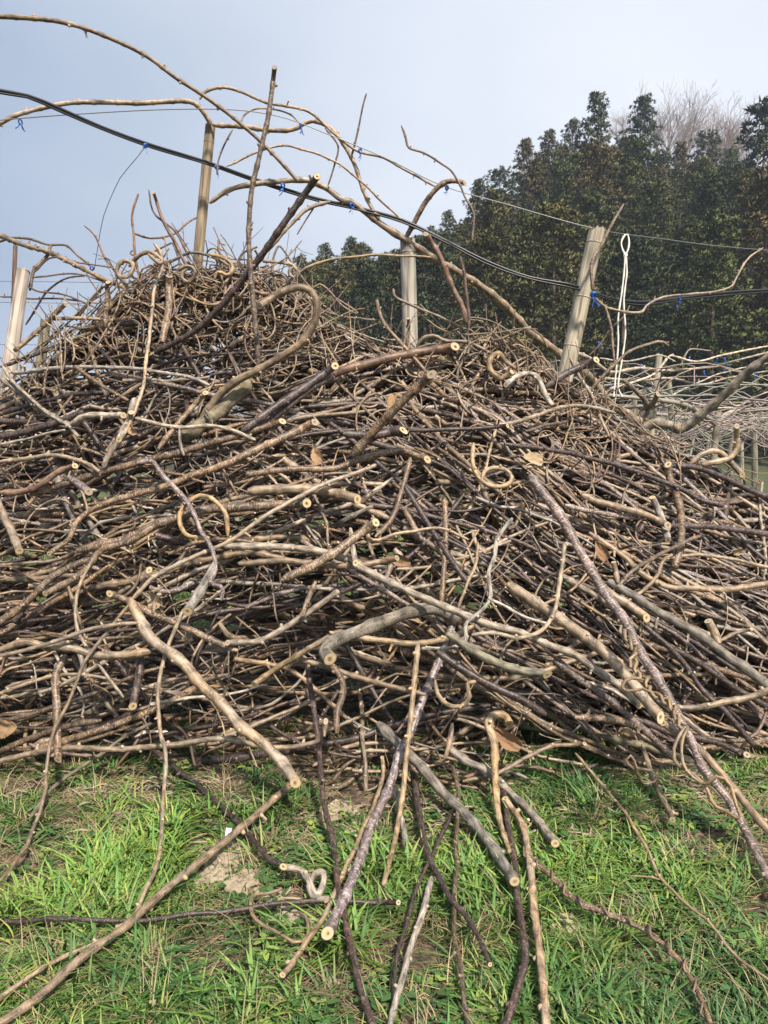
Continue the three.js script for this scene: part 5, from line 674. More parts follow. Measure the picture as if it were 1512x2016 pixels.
const q2 = rng(777);
function confine(p, r, slack) {
  const t = heapTop(p.x) + slack;
  if (p.y > t) p.y = t - (p.y - t) * 0.2;
  const gy = groundY(p.x, p.z) + r; if (p.y < gy) p.y = gy;
  const f = heapFront(p.x, p.y) - slack * 0.4; if (-p.z < f) p.z = -f;
  const b = heapBack(p.x, p.y); if (-p.z > b) p.z = -b;
}
function relax(pts, n) { for (let k = 0; k < n; k++) for (let i = 1; i < pts.length - 1; i++) pts[i].lerp(pts[i - 1].clone().add(pts[i + 1]).multiplyScalar(0.5), 0.5); }
function straightCane(spec) {
  const { x, y, d, L, r, q, dir } = spec, N = Math.max(8, Math.round(L / 0.05)), pts = [];
  const bow = rr(-0.13, 0.1, q) * L, side = rr(-0.12, 0.12, q) * L, f1 = rr(2, 6, q), f2 = rr(6, 12, q), p1 = q() * 6, p2 = q() * 6, amp = (r < 0.009 ? (y > heapTop(x) * 0.7 ? rr(0.03, 0.09, q) : rr(0.014, 0.065, q)) : rr(0.006, 0.035, q));
  for (let i = 0; i <= N; i++) {
    const t = i / N - 0.5, w = (1 - 4 * t * t);
    const p = V3(x + dir.x * L * t + amp * 0.4 * Math.sin(f1 * t * 3 + p2), y + dir.y * L * t + bow * w + amp * Math.sin(f1 * t * 2 + p1) + amp * 0.4 * Math.sin(f2 * t * 2 + p2), -d + dir.z * L * t + side * w + amp * Math.sin(f2 * t + p1));
    confine(p, r, spec.slack); pts.push(p);
  }
  relax(pts, 6); return pts;
}
function curlCane(spec) {
  const { x, y, d, L, r, q } = spec, N = Math.round(L / 0.014), pts = [], ph = q() * 90;
  const p = V3(x, y, -d), dir = V3(gauss(q), gauss(q) * 0.7, gauss(q) * 0.5).normalize(), ax = V3(gauss(q) * 0.6, gauss(q) * 0.6, 1).normalize(), sgn = q() < 0.5 ? -1 : 1, tight = rr(4, 15, q);
  for (let i = 0; i <= N; i++) { const s = i * 0.014; const k = sgn * tight * (0.35 + 1.3 * perlin.noise(s * 3.2, ph, 2) + (s > L * 0.55 ? 0.5 : 0)); dir.applyAxisAngle(ax, k * 0.014).normalize(); ax.x += perlin.noise(s * 2.5, ph, 9) * 0.05; ax.normalize(); p.addScaledVector(dir, 0.014); p.addScaledVector(ax, 0.0016); const c = p.clone(); confine(c, r, spec.slack); pts.push(c); }
  relax(pts, 2); return pts;
}
const pool = [];
function pickSpot(q, topBias) {
  for (;;) { const x = rr(-2.95, 3.1, q), t = heapTop(x); if (q() > t / 2.5 + 0.12) continue; const y = t * (topBias ? 1 - Math.pow(q(), 1.6) : Math.pow(q(), 0.9)); return [x, Math.max(0.02, y)]; }
}
const kinds = (s, q) => s[Math.floor(q() * s.length)];
for (let n = 0; n < 640; n++) { // stout canes
  const q = q2, [x, y] = pickSpot(q, false), t = y / heapTop(x), deep = Math.abs(gauss(q)) * 0.36 + 0.02, d = heapFront(x, y) + deep, r = 0.0085 + 0.0095 * Math.pow(q(), 1.4), L = rr(0.5, 1.9, q);
  let sl = x < -0.2 ? rr(0.02, 0.42, q) : x < 0.4 ? rr(-0.3, 0.25, q) : -rr(0.12, 0.3 + 0.45 * (1 - t), q); if (q() < 0.28) sl = rr(-1.8, 1.8, q); if (t > 0.75) sl *= 0.6;
  let dir = V3(1, sl, gauss(q) * 0.4); if (q() < 0.13) dir = V3(gauss(q) * 0.5, rr(-0.3, 0.3, q), 1); dir.normalize();
  pool.push({ x, y, d, L, r, q, dir, deep, slack: 0.03, kind: kinds('bbtddltgbdtb', q), pts: null, fat: true });
}
for (let n = 0; n < 720; n++) { // slender canes
  const q = q2, [x, y] = pickSpot(q, n % 3 === 0), t = y / heapTop(x), deep = Math.abs(gauss(q)) * 0.26, d = heapFront(x, y) + deep, r = 0.0042 + 0.006 * Math.pow(q(), 1.2), L = rr(0.3, 1.25, q);
  let sl = x < -0.2 ? rr(-0.25, 0.5, q) : x < 0.4 ? rr(-0.4, 0.35, q) : -rr(-0.15, 0.45 + 0.4 * (1 - t), q); if (q() < 0.34) sl = rr(-3, 3, q);
  let dir = V3(1, sl, gauss(q) * 0.5); if (q() < 0.1) dir = V3(gauss(q) * 0.6, rr(-0.4, 0.4, q), 1); dir.normalize();
  pool.push({ x, y, d, L, r, q, dir, deep, slack: rr(0.02, 0.09, q), kind: kinds('ttybbdrgotbdtb', q), fat: false });
}
for (let n = 0; n < 150; n++) { // long canes fanning down the right slope toward the grass
  const q = q2, x = rr(0.3, 2.7, q), y = heapTop(x) * rr(0.08, 0.85, q), deep = Math.abs(gauss(q)) * 0.2;
  pool.push({ x, y, d: heapFront(x, y) + deep, L: rr(0.9, 2.2, q), r: rr(0.007, 0.015, q), q, dir: V3(1, -rr(0.3, 0.95, q), rr(0.1, 0.7, q)).normalize(), deep, slack: 0.05, kind: kinds('ddlbgttb', q), fat: true });
}
for (let n = 0; n < 420; n++) { // older dark canes in the core
  const q = q2, [x, y] = pickSpot(q, false), deep = rr(0.2, 0.95, q);
  pool.push({ x, y: y * 0.95, d: heapFront(x, y) + deep, L: rr(0.8, 2, q), r: rr(0.009, 0.02, q), q, dir: V3(1, rr(-0.4, 0.4, q), gauss(q) * 0.5).normalize(), deep, slack: 0, kind: kinds('ddbdb', q), fat: true });
}
for (let n = 0; n < 600; n++) { // curled vine ends
  const q = q2; let x, y; const z = q();
  if (z < 0.42) { x = -1.05 + gauss(q) * 0.5; y = heapTop(x) - Math.abs(gauss(q)) * 0.3 + 0.04; } else if (z < 0.74) { x = 0.75 + gauss(q) * 0.42; y = heapTop(x) - Math.abs(gauss(q)) * 0.35 + 0.02; } else [x, y] = pickSpot(q, false);
  const deep = Math.abs(gauss(q)) * 0.22; y = Math.max(0.05, y);
  pool.push({ x, y, d: heapFront(x, y) + deep, L: rr(0.3, 0.95, q), r: rr(0.0045, 0.0088, q), q, deep, slack: rr(0.04, 0.15, q), kind: kinds('ttotrbtg', q), curl: true });
}
for (let n = 0; n < 50; n++) { // loose loops standing off the crests
  const q = q2, left = q() < 0.62, x = left ? rr(-1.65, -0.45, q) : rr(0.3, 1.15, q), y = heapTop(x) + rr(-0.06, 0.07, q), d = SPINE - rr(0, 0.35, q);
  pool.push({ x, y, d, L: rr(0.35, 0.9, q), r: rr(0.005, 0.009, q), q, deep: 0.03, slack: rr(0.12, 0.26, q), kind: kinds('ttort', q), curl: true });
}
for (let n = 0; n < 150; n++) { // short snapped twigs caught near the surface
  const q = q2, [x, y] = pickSpot(q, n % 2 === 0), deep = Math.abs(gauss(q)) * 0.08;
  pool.push({ x, y: y + 0.02, d: heapFront(x, y) + deep - 0.04, L: rr(0.14, 0.42, q), r: rr(0.0028, 0.0052, q), q, dir: V3(gauss(q), gauss(q), gauss(q) * 0.6).normalize(), deep, slack: rr(0.05, 0.12, q), kind: kinds('ttyrogb', q), fat: false, twig: true });
}
for (let n = 0; n < 170; n++) { // twigs bristling from the crests
  const q = q2, x = n % 5 < 3 ? rr(-2.1, -0.3, q) : rr(-0.3, 1.7, q), y = heapTop(x) + rr(-0.04, 0.1, q);
  pool.push({ x, y, d: SPINE - rr(-0.1, 0.4, q), L: rr(0.2, 0.55, q), r: rr(0.0028, 0.0058, q), q, dir: V3(gauss(q) * 0.9, rr(0.1, 1, q), gauss(q) * 0.4).normalize(), deep: 0.05, slack: 0.4, kind: kinds('ttrbt', q), fat: false, twig: true });
}
const WOOD = [0.46, 0.345, 0.2];
for (const c of pool) { c.pts = c.curl ? curlCane(c) : straightCane(c); c.show = (c.deep < 0.06 ? 1 : 0.15) * c.L * c.r * (c.curl ? 0.8 : 1); }
const shown = pool.slice().sort((a, b) => b.show - a.show).slice(0, 140); for (const c of shown) c.own = true;
{
  const zone = (x, y) => (y / heapTop(x) > 0.72 ? (x < -0.1 ? 'crown of the left hump' : 'crown of the right hump') : x < -0.75 ? 'left flank of the heap' : x < 0.5 ? 'middle of the heap face' : 'right slope of the heap');
  const word = { t: 'tan', b: 'brown', d: 'dark purple-brown', g: 'grey', o: 'golden', y: 'pale', l: 'lavender grey', v: 'olive', r: 'reddish' };
  const q = rng(88);
  for (const c of shown) {
    const A = c.pts[0], B = c.pts[c.pts.length - 1], dx = Math.abs(B.x - A.x), up = (B.y - A.y) * Math.sign(B.x - A.x), lie = c.curl ? 'looping' : Math.abs(B.z - A.z) > dx * 1.3 ? 'pointing outward' : Math.abs(up) < 0.16 * dx ? 'lying level' : Math.abs(up) > dx ? 'standing steeply' : up > 0 ? 'rising to the right' : 'sloping down to the right';
    const zn = zone(c.x, c.y), label = `${c.fat ? 'stout' : c.curl ? 'curled' : 'slender'} ${word[c.kind]} cane ${lie} in the ${zn}`;
    const o = c.pts.reduce((a, b) => (b.y < a.y ? b : a)).clone(), g = thing('pruned_cane', label, 'cane', label.replace(/^\S+ /, '') + (c.fat ? ', stout' : c.curl ? ', curled' : ', slender'), o);
    addStem(g, o, 'stem', [c.kind, c.r, c.r * rr(0.6, 0.95, q), c.curl ? 'n' : kinds('bbsen', q), c.pts], q, { sides: 8, buds: !c.curl });
  }
  // everything deeper in the heap, past counting
  const root = new THREE.Group(); root.name = 'cane_tangle'; root.userData.kind = 'stuff'; tag(root, 'mass of tangled vine prunings filling the inside of the heap', 'canes'); scene.add(root);
  const sets = { smooth: [new Geo(), SMOOTH], speckled: [new Geo(), SPECK], crusted: [new Geo(), CRUST] }, cuts = new Geo(), buds = new Geo();
  for (const c of pool) if (!c.own) {
    const key = KIND[c.kind][1] === SMOOTH ? 'smooth' : KIND[c.kind][1] === SPECK ? 'speckled' : 'crusted';
    const s = c.curl ? { pts: c.pts.filter((_, i) => i % 2 === 0), rad: null } : caneShape(c.pts, c.r * 1.08, c.r * (c.fat ? 0.68 : 0.55), q, { step: 0.06, gap: c.fat ? 0.17 : 0.09, raw: true, swell: 0.42, bend: c.fat ? 1.4 : 2.2 });
    const n = s.pts.length, rad = s.rad || s.pts.map((_, i) => c.r * mixn(1, 0.6, i / n));
    const ends = sweep(sets[key][0], s.pts, rad, c.fat ? 7 : 5, tintOf(c.kind, q), { v0: q() * 5, vlen: 0.24 });
    if (s.nodes && c.deep < 0.3) for (const nd of s.nodes) if (q() < (c.fat ? 0.13 : 0.22)) { // side shoots and snapped spurs
      const u = V3(gauss(q), gauss(q) + 0.2, gauss(q) + 0.35); u.addScaledVector(nd.t, -u.dot(nd.t)).normalize().addScaledVector(nd.t, rr(0.2, 1.1, q)).normalize();
      const L = q() < 0.5 ? rr(0.015, 0.05, q) : rr(0.06, 0.2, q), m = L > 0.05 ? 5 : 2, sp = [nd.p.clone()], rs = [nd.r * 0.62], kk = u.clone(); for (let i = 1; i <= m; i++) { kk.add(V3(gauss(q) * 0.2, gauss(q) * 0.2, gauss(q) * 0.2)).normalize(); sp.push(sp[i - 1].clone().addScaledVector(kk, L / m)); rs.push(nd.r * mixn(0.58, 0.36, i / m) * (i % 2 ? 1.15 : 0.95)); }
      sweep(sets[key][0], sp, rs, 5, tintOf(c.kind, q), { v0: q() * 5, vlen: 0.24, capCol: WOOD });
    }
    if (s.nodes && c.deep < 0.45) for (const nd of s.nodes) if (q() < 0.7) { // buds
      const u = V3(gauss(q), gauss(q) + 0.3, gauss(q) + 0.3); u.addScaledVector(nd.t, -u.dot(nd.t)).normalize(); const k = clamp(nd.r * 0.75, 0.004, 0.008), P = nd.p.clone().addScaledVector(u, nd.r * 1.05), w = V3().crossVectors(u, nd.t), b = buds.k, tc = tintOf(c.kind, q).map((v) => v * 0.9 + 0.1);
      for (const [ox, oy, oz] of [[1, 0, 0], [0, 0, 1], [-1, 0, 0], [0, 0, -1], [0, 1.25, 0]]) { const n = V3().addScaledVector(nd.t, ox).addScaledVector(u, oy + 0.3).addScaledVector(w, oz).normalize(); buds.v(P.x + (nd.t.x * ox + u.x * oy + w.x * oz) * k, P.y + (nd.t.y * ox + u.y * oy + w.y * oz) * k, P.z + (nd.t.z * ox + u.z * oy + w.z * oz) * k, n.x, n.y, n.z, 0, 0, tc); }
      for (let j = 0; j < 4; j++) buds.t(b + j, b + (j + 1) % 4, b + 4);
    }
    for (const e of ends) if (q() < 0.62 && !c.curl) { // sawn faces
      const N = 8, U = V3(0, 1, 0); if (Math.abs(e.t.y) > 0.9) U.set(1, 0, 0); U.addScaledVector(e.t, -U.dot(e.t)).normalize(); const B = V3().crossVectors(e.t, U), b = cuts.k, w = rr(0.8, 1.1, q);
      for (const [k, h, cc] of [[0.93, 0.06, WOOD], [0.32, 0.07, [0.5, 0.36, 0.16]], [0.26, -0.1, [0.1, 0.06, 0.03]]]) for (let j = 0; j < N; j++) { const a = j / N * 6.2832, r = e.r * k, px = U.x * Math.cos(a) + B.x * Math.sin(a), py = U.y * Math.cos(a) + B.y * Math.sin(a), pz = U.z * Math.cos(a) + B.z * Math.sin(a); cuts.v(e.p.x + px * r + e.t.x * e.r * (0.1 + h), e.p.y + py * r + e.t.y * e.r * (0.1 + h), e.p.z + pz * r + e.t.z * e.r * (0.1 + h), e.t.x, e.t.y, e.t.z, 0, 0, cc.map((v) => v * w)); }
      for (let ring = 0; ring < 2; ring++) for (let j = 0; j < N; j++) { const a = b + ring * N + j, a2 = b + ring * N + (j + 1) % N; cuts.t(a, a2, a + N); cuts.t(a2, a2 + N, a + N); }
      for (let j = 1; j < N - 1; j++) cuts.t(b + 2 * N, b + 2 * N + j, b + 2 * N + j + 1);
    }
  }
  for (const k in sets) { const m = mesh(k + '_bark', sets[k][0].build(), sets[k][1], root); m.userData.kind = 'stuff'; }
  for (const [nm, gg] of [['cut_ends', cuts], ['buds', buds]]) { const m = mesh(nm, gg.build(), CUT, root); m.userData.kind = 'stuff'; }
}
// a thin vine wound round one of the canes on the grass, and the braided tendrils on the right
function helixAround(ctrl, r, pitch, rad, phase) { const c = spline(ctrl, 0.006), out = []; let s = 0; for (let i = 0; i < c.length; i++) { const t = c[Math.min(c.length - 1, i + 1)].clone().sub(c[Math.max(0, i - 1)]).normalize(), u = V3(0, 1, 0).addScaledVector(t, -t.y).normalize(), w = V3().crossVectors(t, u); if (i) s += c[i].distanceTo(c[i - 1]); const a = s / pitch * 6.2832 + phase; out.push(c[i].clone().addScaledVector(u, Math.cos(a) * rad).addScaledVector(w, Math.sin(a) * rad)); } return out; }
{
  const q = rng(17);
  const spec = (label, pts, r, kind, name = 'tendril') => { const o = pts.reduce((a, b) => (b.y < a.y ? b : a)).clone(), g = thing(name, label, 'tendril', null, o); addStem(g, o, 'stem', [kind, r, r * 0.8, 'n', pts], q, { buds: false, sides: 8, gap: 0.2 }); };
  spec('reddish thin vine wound in a spiral round the brown cane on grass', helixAround(unpack([.478,.056,-2.514,.503,.056,-2.464,.55,.047,-2.371,.592,.047,-2.25,.652,.047,-2.2,.713,.047,-2.161,.756,.048,-2.112,.789,.046,-2.042,.809,.046,-1.975,.813,.046,-1.889,.8,.045,-1.796,.788,.045,-1.731]), 0, 0.075, 0.0155, 0), 0.0042, 'r');
  const br = unpack([.984,.682,-3.14,.987,.661,-3.1,1.014,.616,-3.04,.988,.567,-2.97,1.01,.533,-2.92,1.023,.5,-2.86,1.055,.486,-2.83,1.074,.466,-2.78,1.075,.424,-2.72,1.089,.417,-2.7]);
  spec('golden tendril braided down the longest purplish cane', helixAround(br, 0, 0.085, 0.012, 0), 0.0082, 'o');
  spec('second golden tendril twisted round the braided one', helixAround(br, 0, 0.085, 0.012, Math.PI), 0.0078, 'o');
  spec('golden tendril looping left off the braid', unpack([1.003,.535,-2.9,.954,.55,-2.88,.914,.542,-2.87,.908,.518,-2.87,.935,.507,-2.86,.99,.516,-2.86,1.016,.506,-2.84]), 0.007, 'o');
  spec('golden tendril forming wide loops below the braid', unpack([1.081,.43,-2.68,1.048,.393,-2.659,1.03,.36,-2.641,1.032,.323,-2.622,1.064,.305,-2.602,1.098,.285,-2.58,1.114,.261,-2.556,1.121,.217,-2.52,1.148,.212,-2.496,1.186,.2,-2.46,1.18,.244,-2.482,1.178,.279,-2.499,1.166,.309,-2.516,1.139,.32,-2.531,1.111,.281,-2.55,1.084,.286,-2.568,1.055,.31,-2.593,1.048,.355,-2.621,1.061,.402,-2.648,1.086,.438,-2.67]), 0.0068, 'o');
  spec('curled tendril lying on the grass beside a dark cane', unpack([-.324,.038,-2.333,-.362,.038,-2.305,-.401,.038,-2.303,-.411,.038,-2.254,-.391,.038,-2.175,-.35,.038,-2.127,-.293,.038,-2.09,-.253,.038,-2.059,-.227,.038,-2.083,-.227,.038,-2.141,-.242,.038,-2.198,-.278,.038,-2.203]), 0.006, 't');
  spec('looped tan tendril hanging at the right foot of the heap', unpack([1.011,.123,-2.9,.98,.171,-2.897,.945,.201,-2.895,.942,.231,-2.893,.967,.237,-2.892,.977,.189,-2.889,1.014,.185,-2.887,1.052,.176,-2.885,1.064,.148,-2.883,1.033,.129,-2.881,1.009,.13,-2.88]), 0.0058, 't');
  spec('thin dark tendril twisted round the cane at left', helixAround(unpack([-2.515,2.796,-5.18,-2.363,2.733,-5.135,-2.158,2.667,-5.075,-1.924,2.552,-5]), 0, 0.06, 0.019, 1), 0.0042, 't');
}
// ---------------------------------------------------------------- dry leaves, clods, white tag
{
  const q = rng(414), mats = [plain(0.3, 0.19, 0.1, 0.85), plain(0.24, 0.14, 0.075, 0.85), plain(0.38, 0.28, 0.17, 0.85)]; mats.forEach((m) => { m.side = THREE.DoubleSide; });
  const names = ['large curled brown leaf at the lower left edge', 'dry brown leaf hanging in the middle of the heap', 'rolled brown leaf on the right hump', 'crumpled dry leaf below the middle post', 'pale crumpled leaf on the right slope', 'brown leaf caught behind the stout tan branch', 'grey brown leaf lying on the upper middle face', 'crumpled brown leaf near the golden hook at the foot', 'small dry leaf near the right edge', 'small rusty leaf beside the hanging lichen stub'];
  [[-1.661,.201,-3.28,.09],
  [.078,.92,-3.43,.055],
  [.756,1.361,-3.9,.07],
  [.051,1.667,-4.14,.06],
  [1.052,.926,-3.68,.06],
  [-1.052,.731,-3.48,.075],
  [-.331,1.383,-3.83,.06],
  [.514,.23,-3.09,.08],
  [1.835,.888,-3.94,.04],
  [-1.249,1.513,-3.85,.05]].forEach(([x, y, z, s], i) => {
    const G = new Geo(), n = 14, m = 10, f = q() * 20, roll = rr(1.2, 2.6, q);
    for (const side of [0, 1]) for (let j = 0; j <= n; j++) for (let k = 0; k <= m; k++) {
      const t = j / n, w = Math.pow(Math.sin(Math.PI * Math.pow(t, 0.75)), 0.65) * (1 + 0.1 * Math.sin(t * 40 + f)), u = (k / m - 0.5) * 2 * w, an = u * roll * 0.55, R_ = 1 / roll;
      const px = Math.sin(an) * R_, pz = (1 - Math.cos(an)) * R_ + 0.16 * perlin.noise(t * 3, u * 2.5, f) + 0.07 * perlin.noise(t * 9, u * 8, f) + 0.05 * Math.abs(u) - side * 0.008, py = (t - 0.5) * 1.7 + 0.12 * perlin.noise(t * 4, u * 3, f + 5);
      G.v(px * s, py * s, pz * s, 0, 0, 1, u, t, [1, 1, 1]);
    }
    const W = m + 1, M = (n + 1) * W; for (const side of [0, 1]) for (let j = 0; j < n; j++) for (let k = 0; k < m; k++) { const a = side * M + j * W + k; side ? (G.t(a, a + W, a + 1), G.t(a + 1, a + W, a + W + 1)) : (G.t(a, a + 1, a + W), G.t(a + 1, a + W + 1, a + W)); }
    const geo = G.build(); geo.computeVertexNormals();
    const g = thing('dry_leaf', names[i], 'leaf', 'dry leaves caught in the heap', V3(x, y, z)); g.rotation.set(rr(-0.5, 0.5, q), rr(-0.9, 0.9, q), rr(-2, 2, q));
    mesh('blade', geo, mats[i % 3], g); const S = new Geo(); sweep(S, [V3(0, -0.8 * s, 0), V3(0.05 * s, -1.1 * s, 0.1 * s), V3(0.15 * s, -1.5 * s, 0.05 * s)], [0.0022, 0.0018, 0.0015], 5, [1, 1, 1]); mesh('stalk', S.build(), mats[i % 3], g);
  });
  const soil = new THREE.MeshStandardMaterial({ vertexColors: true, roughness: 1 });
  const cn = ['left crumbly soil clod', 'small clod in front', 'broad crumbly clod', 'low clod', 'clod under the hooked cane', 'clod behind the white tag', 'small clod', 'tall clod at the heap foot', 'small pale stone-like clod', 'clod beside the curled tendril', 'big bare earth mound under the right canes', 'little clod in the left grass', 'clod behind the heavy purplish cane', 'clod at the bottom centre grass', 'low clod in the right grass'];
  const cw = ['beside the long pole on grass', 'of the long pole', 'right of the long pole', 'next to the dark level cane', 'on the foreground grass', 'in the foreground', 'between pole and purple cane', 'in the centre', 'at the bottom of the view', 'on bare ground', 'at the foot of the slope', 'near the hanging canes', 'on bare ground', 'near the bottom edge', 'beside the wound cane'];
  [[-.561,-2.568,.085],[-.576,-2.473,.06],[-.465,-2.428,.085],[-.353,-2.356,.05],[-.279,-2.211,.07],[-.551,-2.653,.06],[-.434,-2.498,.05],[-.211,-2.901,.09],[-.148,-1.957,.025],[-.235,-2.162,.045],[1.668,-3.931,.16],[-.764,-2.801,.035],[-.125,-2.743,.05],[-.262,-1.899,.035],[.543,-2.199,.06]].forEach(([x, z, s], i) => {
    const P = [], main = (cx, cy, cz, r, det, sq) => { const g = new THREE.IcosahedronGeometry(1, det), p = g.attributes.position, c = new Float32Array(p.count * 3), f = q() * 40, tone = rr(0.9, 1.15, q); for (let k = 0; k < p.count; k++) { const a = p.getX(k), b = p.getY(k), d = p.getZ(k), w = r * (1 + 0.5 * perlin.noise(a * 1.7 + f, b * 1.7, d * 1.7) + 0.32 * perlin.noise(a * 5 + f, b * 5, d * 5) + 0.16 * perlin.noise(a * 12, b * 12 + f, d * 12)); p.setXYZ(k, cx + a * w, cy + b * w * sq, cz + d * w); const n = 1 + 0.35 * perlin.noise(a * 7, b * 7 + f, d * 7); c.set([0.29 * tone * n, 0.235 * tone * n, 0.165 * tone * n], k * 3); } g.setAttribute('color', new THREE.BufferAttribute(c, 3)); g.deleteAttribute('uv'); g.computeVertexNormals(); return g; };
    const o = V3(x, groundY(x, z), z), g = thing('soil_clod', cn[i] + ' ' + cw[i], 'clod', 'clods of soil on the grass', o);
    mesh('lump', main(0, s * 0.02, 0, s * 0.7, 5, 0.42), soil, g);
    const nn = Math.round(14 + s * 330); for (let k = 0; k < nn; k++) { const a = q() * 6.28, d = s * Math.sqrt(q()) * 1.3, r = Math.min(0.022, s * (0.07 + 0.22 * q() * q())); mesh('crumb', main(Math.cos(a) * d, Math.max(0.15 * r, s * 0.3 * (1 - d / s) + 0.2 * r), Math.sin(a) * d, r, 2, 0.75), soil, g); }
  });
  const tg = unpack([-.569,.03,-2.687])[0], gg = new THREE.BoxGeometry(0.021, 0.042, 0.0012, 2, 6, 1), p = gg.attributes.position; for (let k = 0; k < p.count; k++) p.setZ(k, p.getZ(k) + 12 * p.getX(k) * p.getX(k) - 4 * p.getY(k) * p.getY(k)); gg.computeVertexNormals();
  const t = top('plastic_tag', gg, plain(0.78, 0.8, 0.84, 0.4), 'small white plastic tag standing in the grass behind a clod', 'tag'); t.position.copy(tg).setY(0.026); t.rotation.set(-0.25, 0.2, -0.16);
}
// ---------------------------------------------------------------- grass, weeds and straw
{
  const q = rng(2718), M4 = new THREE.Matrix4(), Q = new THREE.Quaternion(), E = new THREE.Euler(), C = new THREE.Color();
  const blade = (G, bx, bz, h, w, az, bend, tone) => {
    const n = 4, sx = -Math.sin(az), sz = Math.cos(az), first = G.k;
    for (let i = 0; i <= n; i++) { const t = i / n, r = bend * t * t * h, y = h * (t - 0.35 * bend * t * t), ww = w * (1 - Math.pow(t, 2.2)) * (0.7 + 0.6 * Math.min(1, t * 3)) * 0.5 + 0.0003, cx = bx + Math.cos(az) * r, cz = bz + Math.sin(az) * r, nx = -Math.cos(az) * 0.5, nz = -Math.sin(az) * 0.5; const c = [tone[0], tone[1], tone[2]]; G.v(cx - sx * ww, y, cz - sz * ww, nx - sx * 0.35, 0.8, nz - sz * 0.35, 0, t, c); G.v(cx + sx * ww, y, cz + sz * ww, nx + sx * 0.35, 0.8, nz + sz * 0.35, 1, t, c); }
    for (let i = 0; i < n; i++) { const a = first + i * 2; G.t(a, a + 1, a + 2); G.t(a + 1, a + 3, a + 2); }
  };
  const tuft = (n, h0, h1, w0, w1, spread, seed) => { const k = rng(seed), G = new Geo(); for (let i = 0; i < n; i++) { const a = k() * 6.28, d = spread * Math.sqrt(k()), v = rr(0.75, 1.25, k), y = rr(-0.12, 0.22, k); blade(G, Math.cos(a) * d, Math.sin(a) * d, rr(h0, h1, k), rr(w0, w1, k), a + gauss(k) * 0.7, rr(0.4, 2.1, k), k() < 0.06 ? [2.4, 1.4, 1.7] : [v * (1 + y), v, v * 0.95]); } return G.build(); };
  const leafy = (seed, leaves, kind) => { const k = rng(seed), G = new Geo(); for (let i = 0; i < leaves; i++) {
    const az = i * 2.399 + rr(-0.3, 0.3, k), len = rr(0.012, 0.034, k), cy = rr(0.006, 0.028, k), rad = kind ? rr(0.004, 0.009, k) : rr(0.005, 0.008, k), cx = Math.cos(az) * len, cz = Math.sin(az) * len, tl = rr(-0.5, 0.3, k), v = rr(0.8, 1.25, k), lobes = kind ? [0] : [-1.5, 0, 1.5];
    for (const lo of lobes) { const f = G.k, ox = cx + Math.cos(az + lo) * rad * (kind ? 0 : 0.9), oz = cz + Math.sin(az + lo) * rad * (kind ? 0 : 0.9); G.v(ox, cy, oz, 0, 1, 0, 0, 0, [v, v, v]); for (let s = 0; s < 8; s++) { const a = s / 8 * 6.2832, rx = rad * (kind ? 1.8 : 1) * Math.cos(a), rz = rad * 0.85 * Math.sin(a), c = Math.cos(az + lo), d = Math.sin(az + lo); G.v(ox + rx * c - rz * d, cy + rx * tl + 0.2 * Math.abs(rz), oz + rx * d + rz * c, -tl * c * 0.5, 1, -tl * d * 0.5, 0, 0, [v, v, v]); } for (let s = 0; s < 8; s++) G.t(f, f + 1 + (s + 1) % 8, f + 1 + s); }
  } return G.build(); };
  const green = new THREE.MeshPhysicalMaterial({ vertexColors: true, roughness: 0.55, side: THREE.DoubleSide });
  const field = (root, name, geo, spots_) => { const im = new THREE.InstancedMesh(geo, green, spots_.length); im.name = name; im.castShadow = im.receiveShadow = true; spots_.forEach(([x, z, s, rot, c], i) => { E.set(rr(-0.12, 0.12, q), rot, rr(-0.12, 0.12, q)); Q.setFromEuler(E); M4.compose(V3(x, groundY(x, z) - 0.003, z), Q, V3(s, s * rr(0.8, 1.15, q), s)); im.setMatrixAt(i, M4); im.setColorAt(i, C.setRGB(...c)); }); im.userData.kind = 'stuff'; root.add(im); };
  const group = (name, label, cat) => { const g = new THREE.Group(); g.name = name; g.userData.kind = 'stuff'; tag(g, label, cat); scene.add(g); return g; };
  const grass = group('grass', 'patchy green grass growing round the heap and in the foreground', 'grass');
  const shapes = [tuft(13, 0.02, 0.06, 0.0026, 0.005, 0.045, 1), tuft(10, 0.03, 0.09, 0.0034, 0.0066, 0.045, 2), tuft(6, 0.05, 0.13, 0.005, 0.009, 0.045, 3), tuft(18, 0.01, 0.035, 0.0018, 0.0032, 0.045, 4)];
  const lists = shapes.map(() => []), tone = (x, z) => { const n = fbm(x * 1.4, 6, z * 1.4, 3), k = clamp(0.46 + n * 2 + rr(-0.36, 0.36, q)); return [mixn(0.03, 0.12, k), mixn(0.09, 0.235, k), mixn(0.018, 0.038, k)]; };
  for (let i = 0; i < 26000; i++) {
    const z = -1.35 - 3.6 * Math.pow(q(), 1.15), lim = 0.62 * -z + 0.5, x = rr(-lim, lim, q), s = soilness(x, z), lush = fbm(x * 1.9 + 40, 3, z * 1.9, 3);
    if (q() < s * 0.9) continue; if (q() < 0.38 - lush * 1.3) continue;
    const k = lush > 0.06 && q() < 0.42 ? 2 : q() < 0.35 ? 1 : q() < 0.45 ? 0 : 3;
    lists[k].push([x, z, rr(0.65, 1.2, q), q() * 6.28, tone(x, z)]);
  }
  for (let i = 0; i < 16000; i++) { const z = -4.9 - 20 * Math.pow(q(), 1.5), x = rr(z * 0.75, -z * 0.75, q); if (q() < soilness(x, z)) continue; lists[q() < 0.5 ? 1 : 0].push([x, z, rr(0.8, 1.7, q), q() * 6.28, tone(x, z)]); }
  lists.forEach((l, k) => field(grass, 'grass_tuft', shapes[k], l));
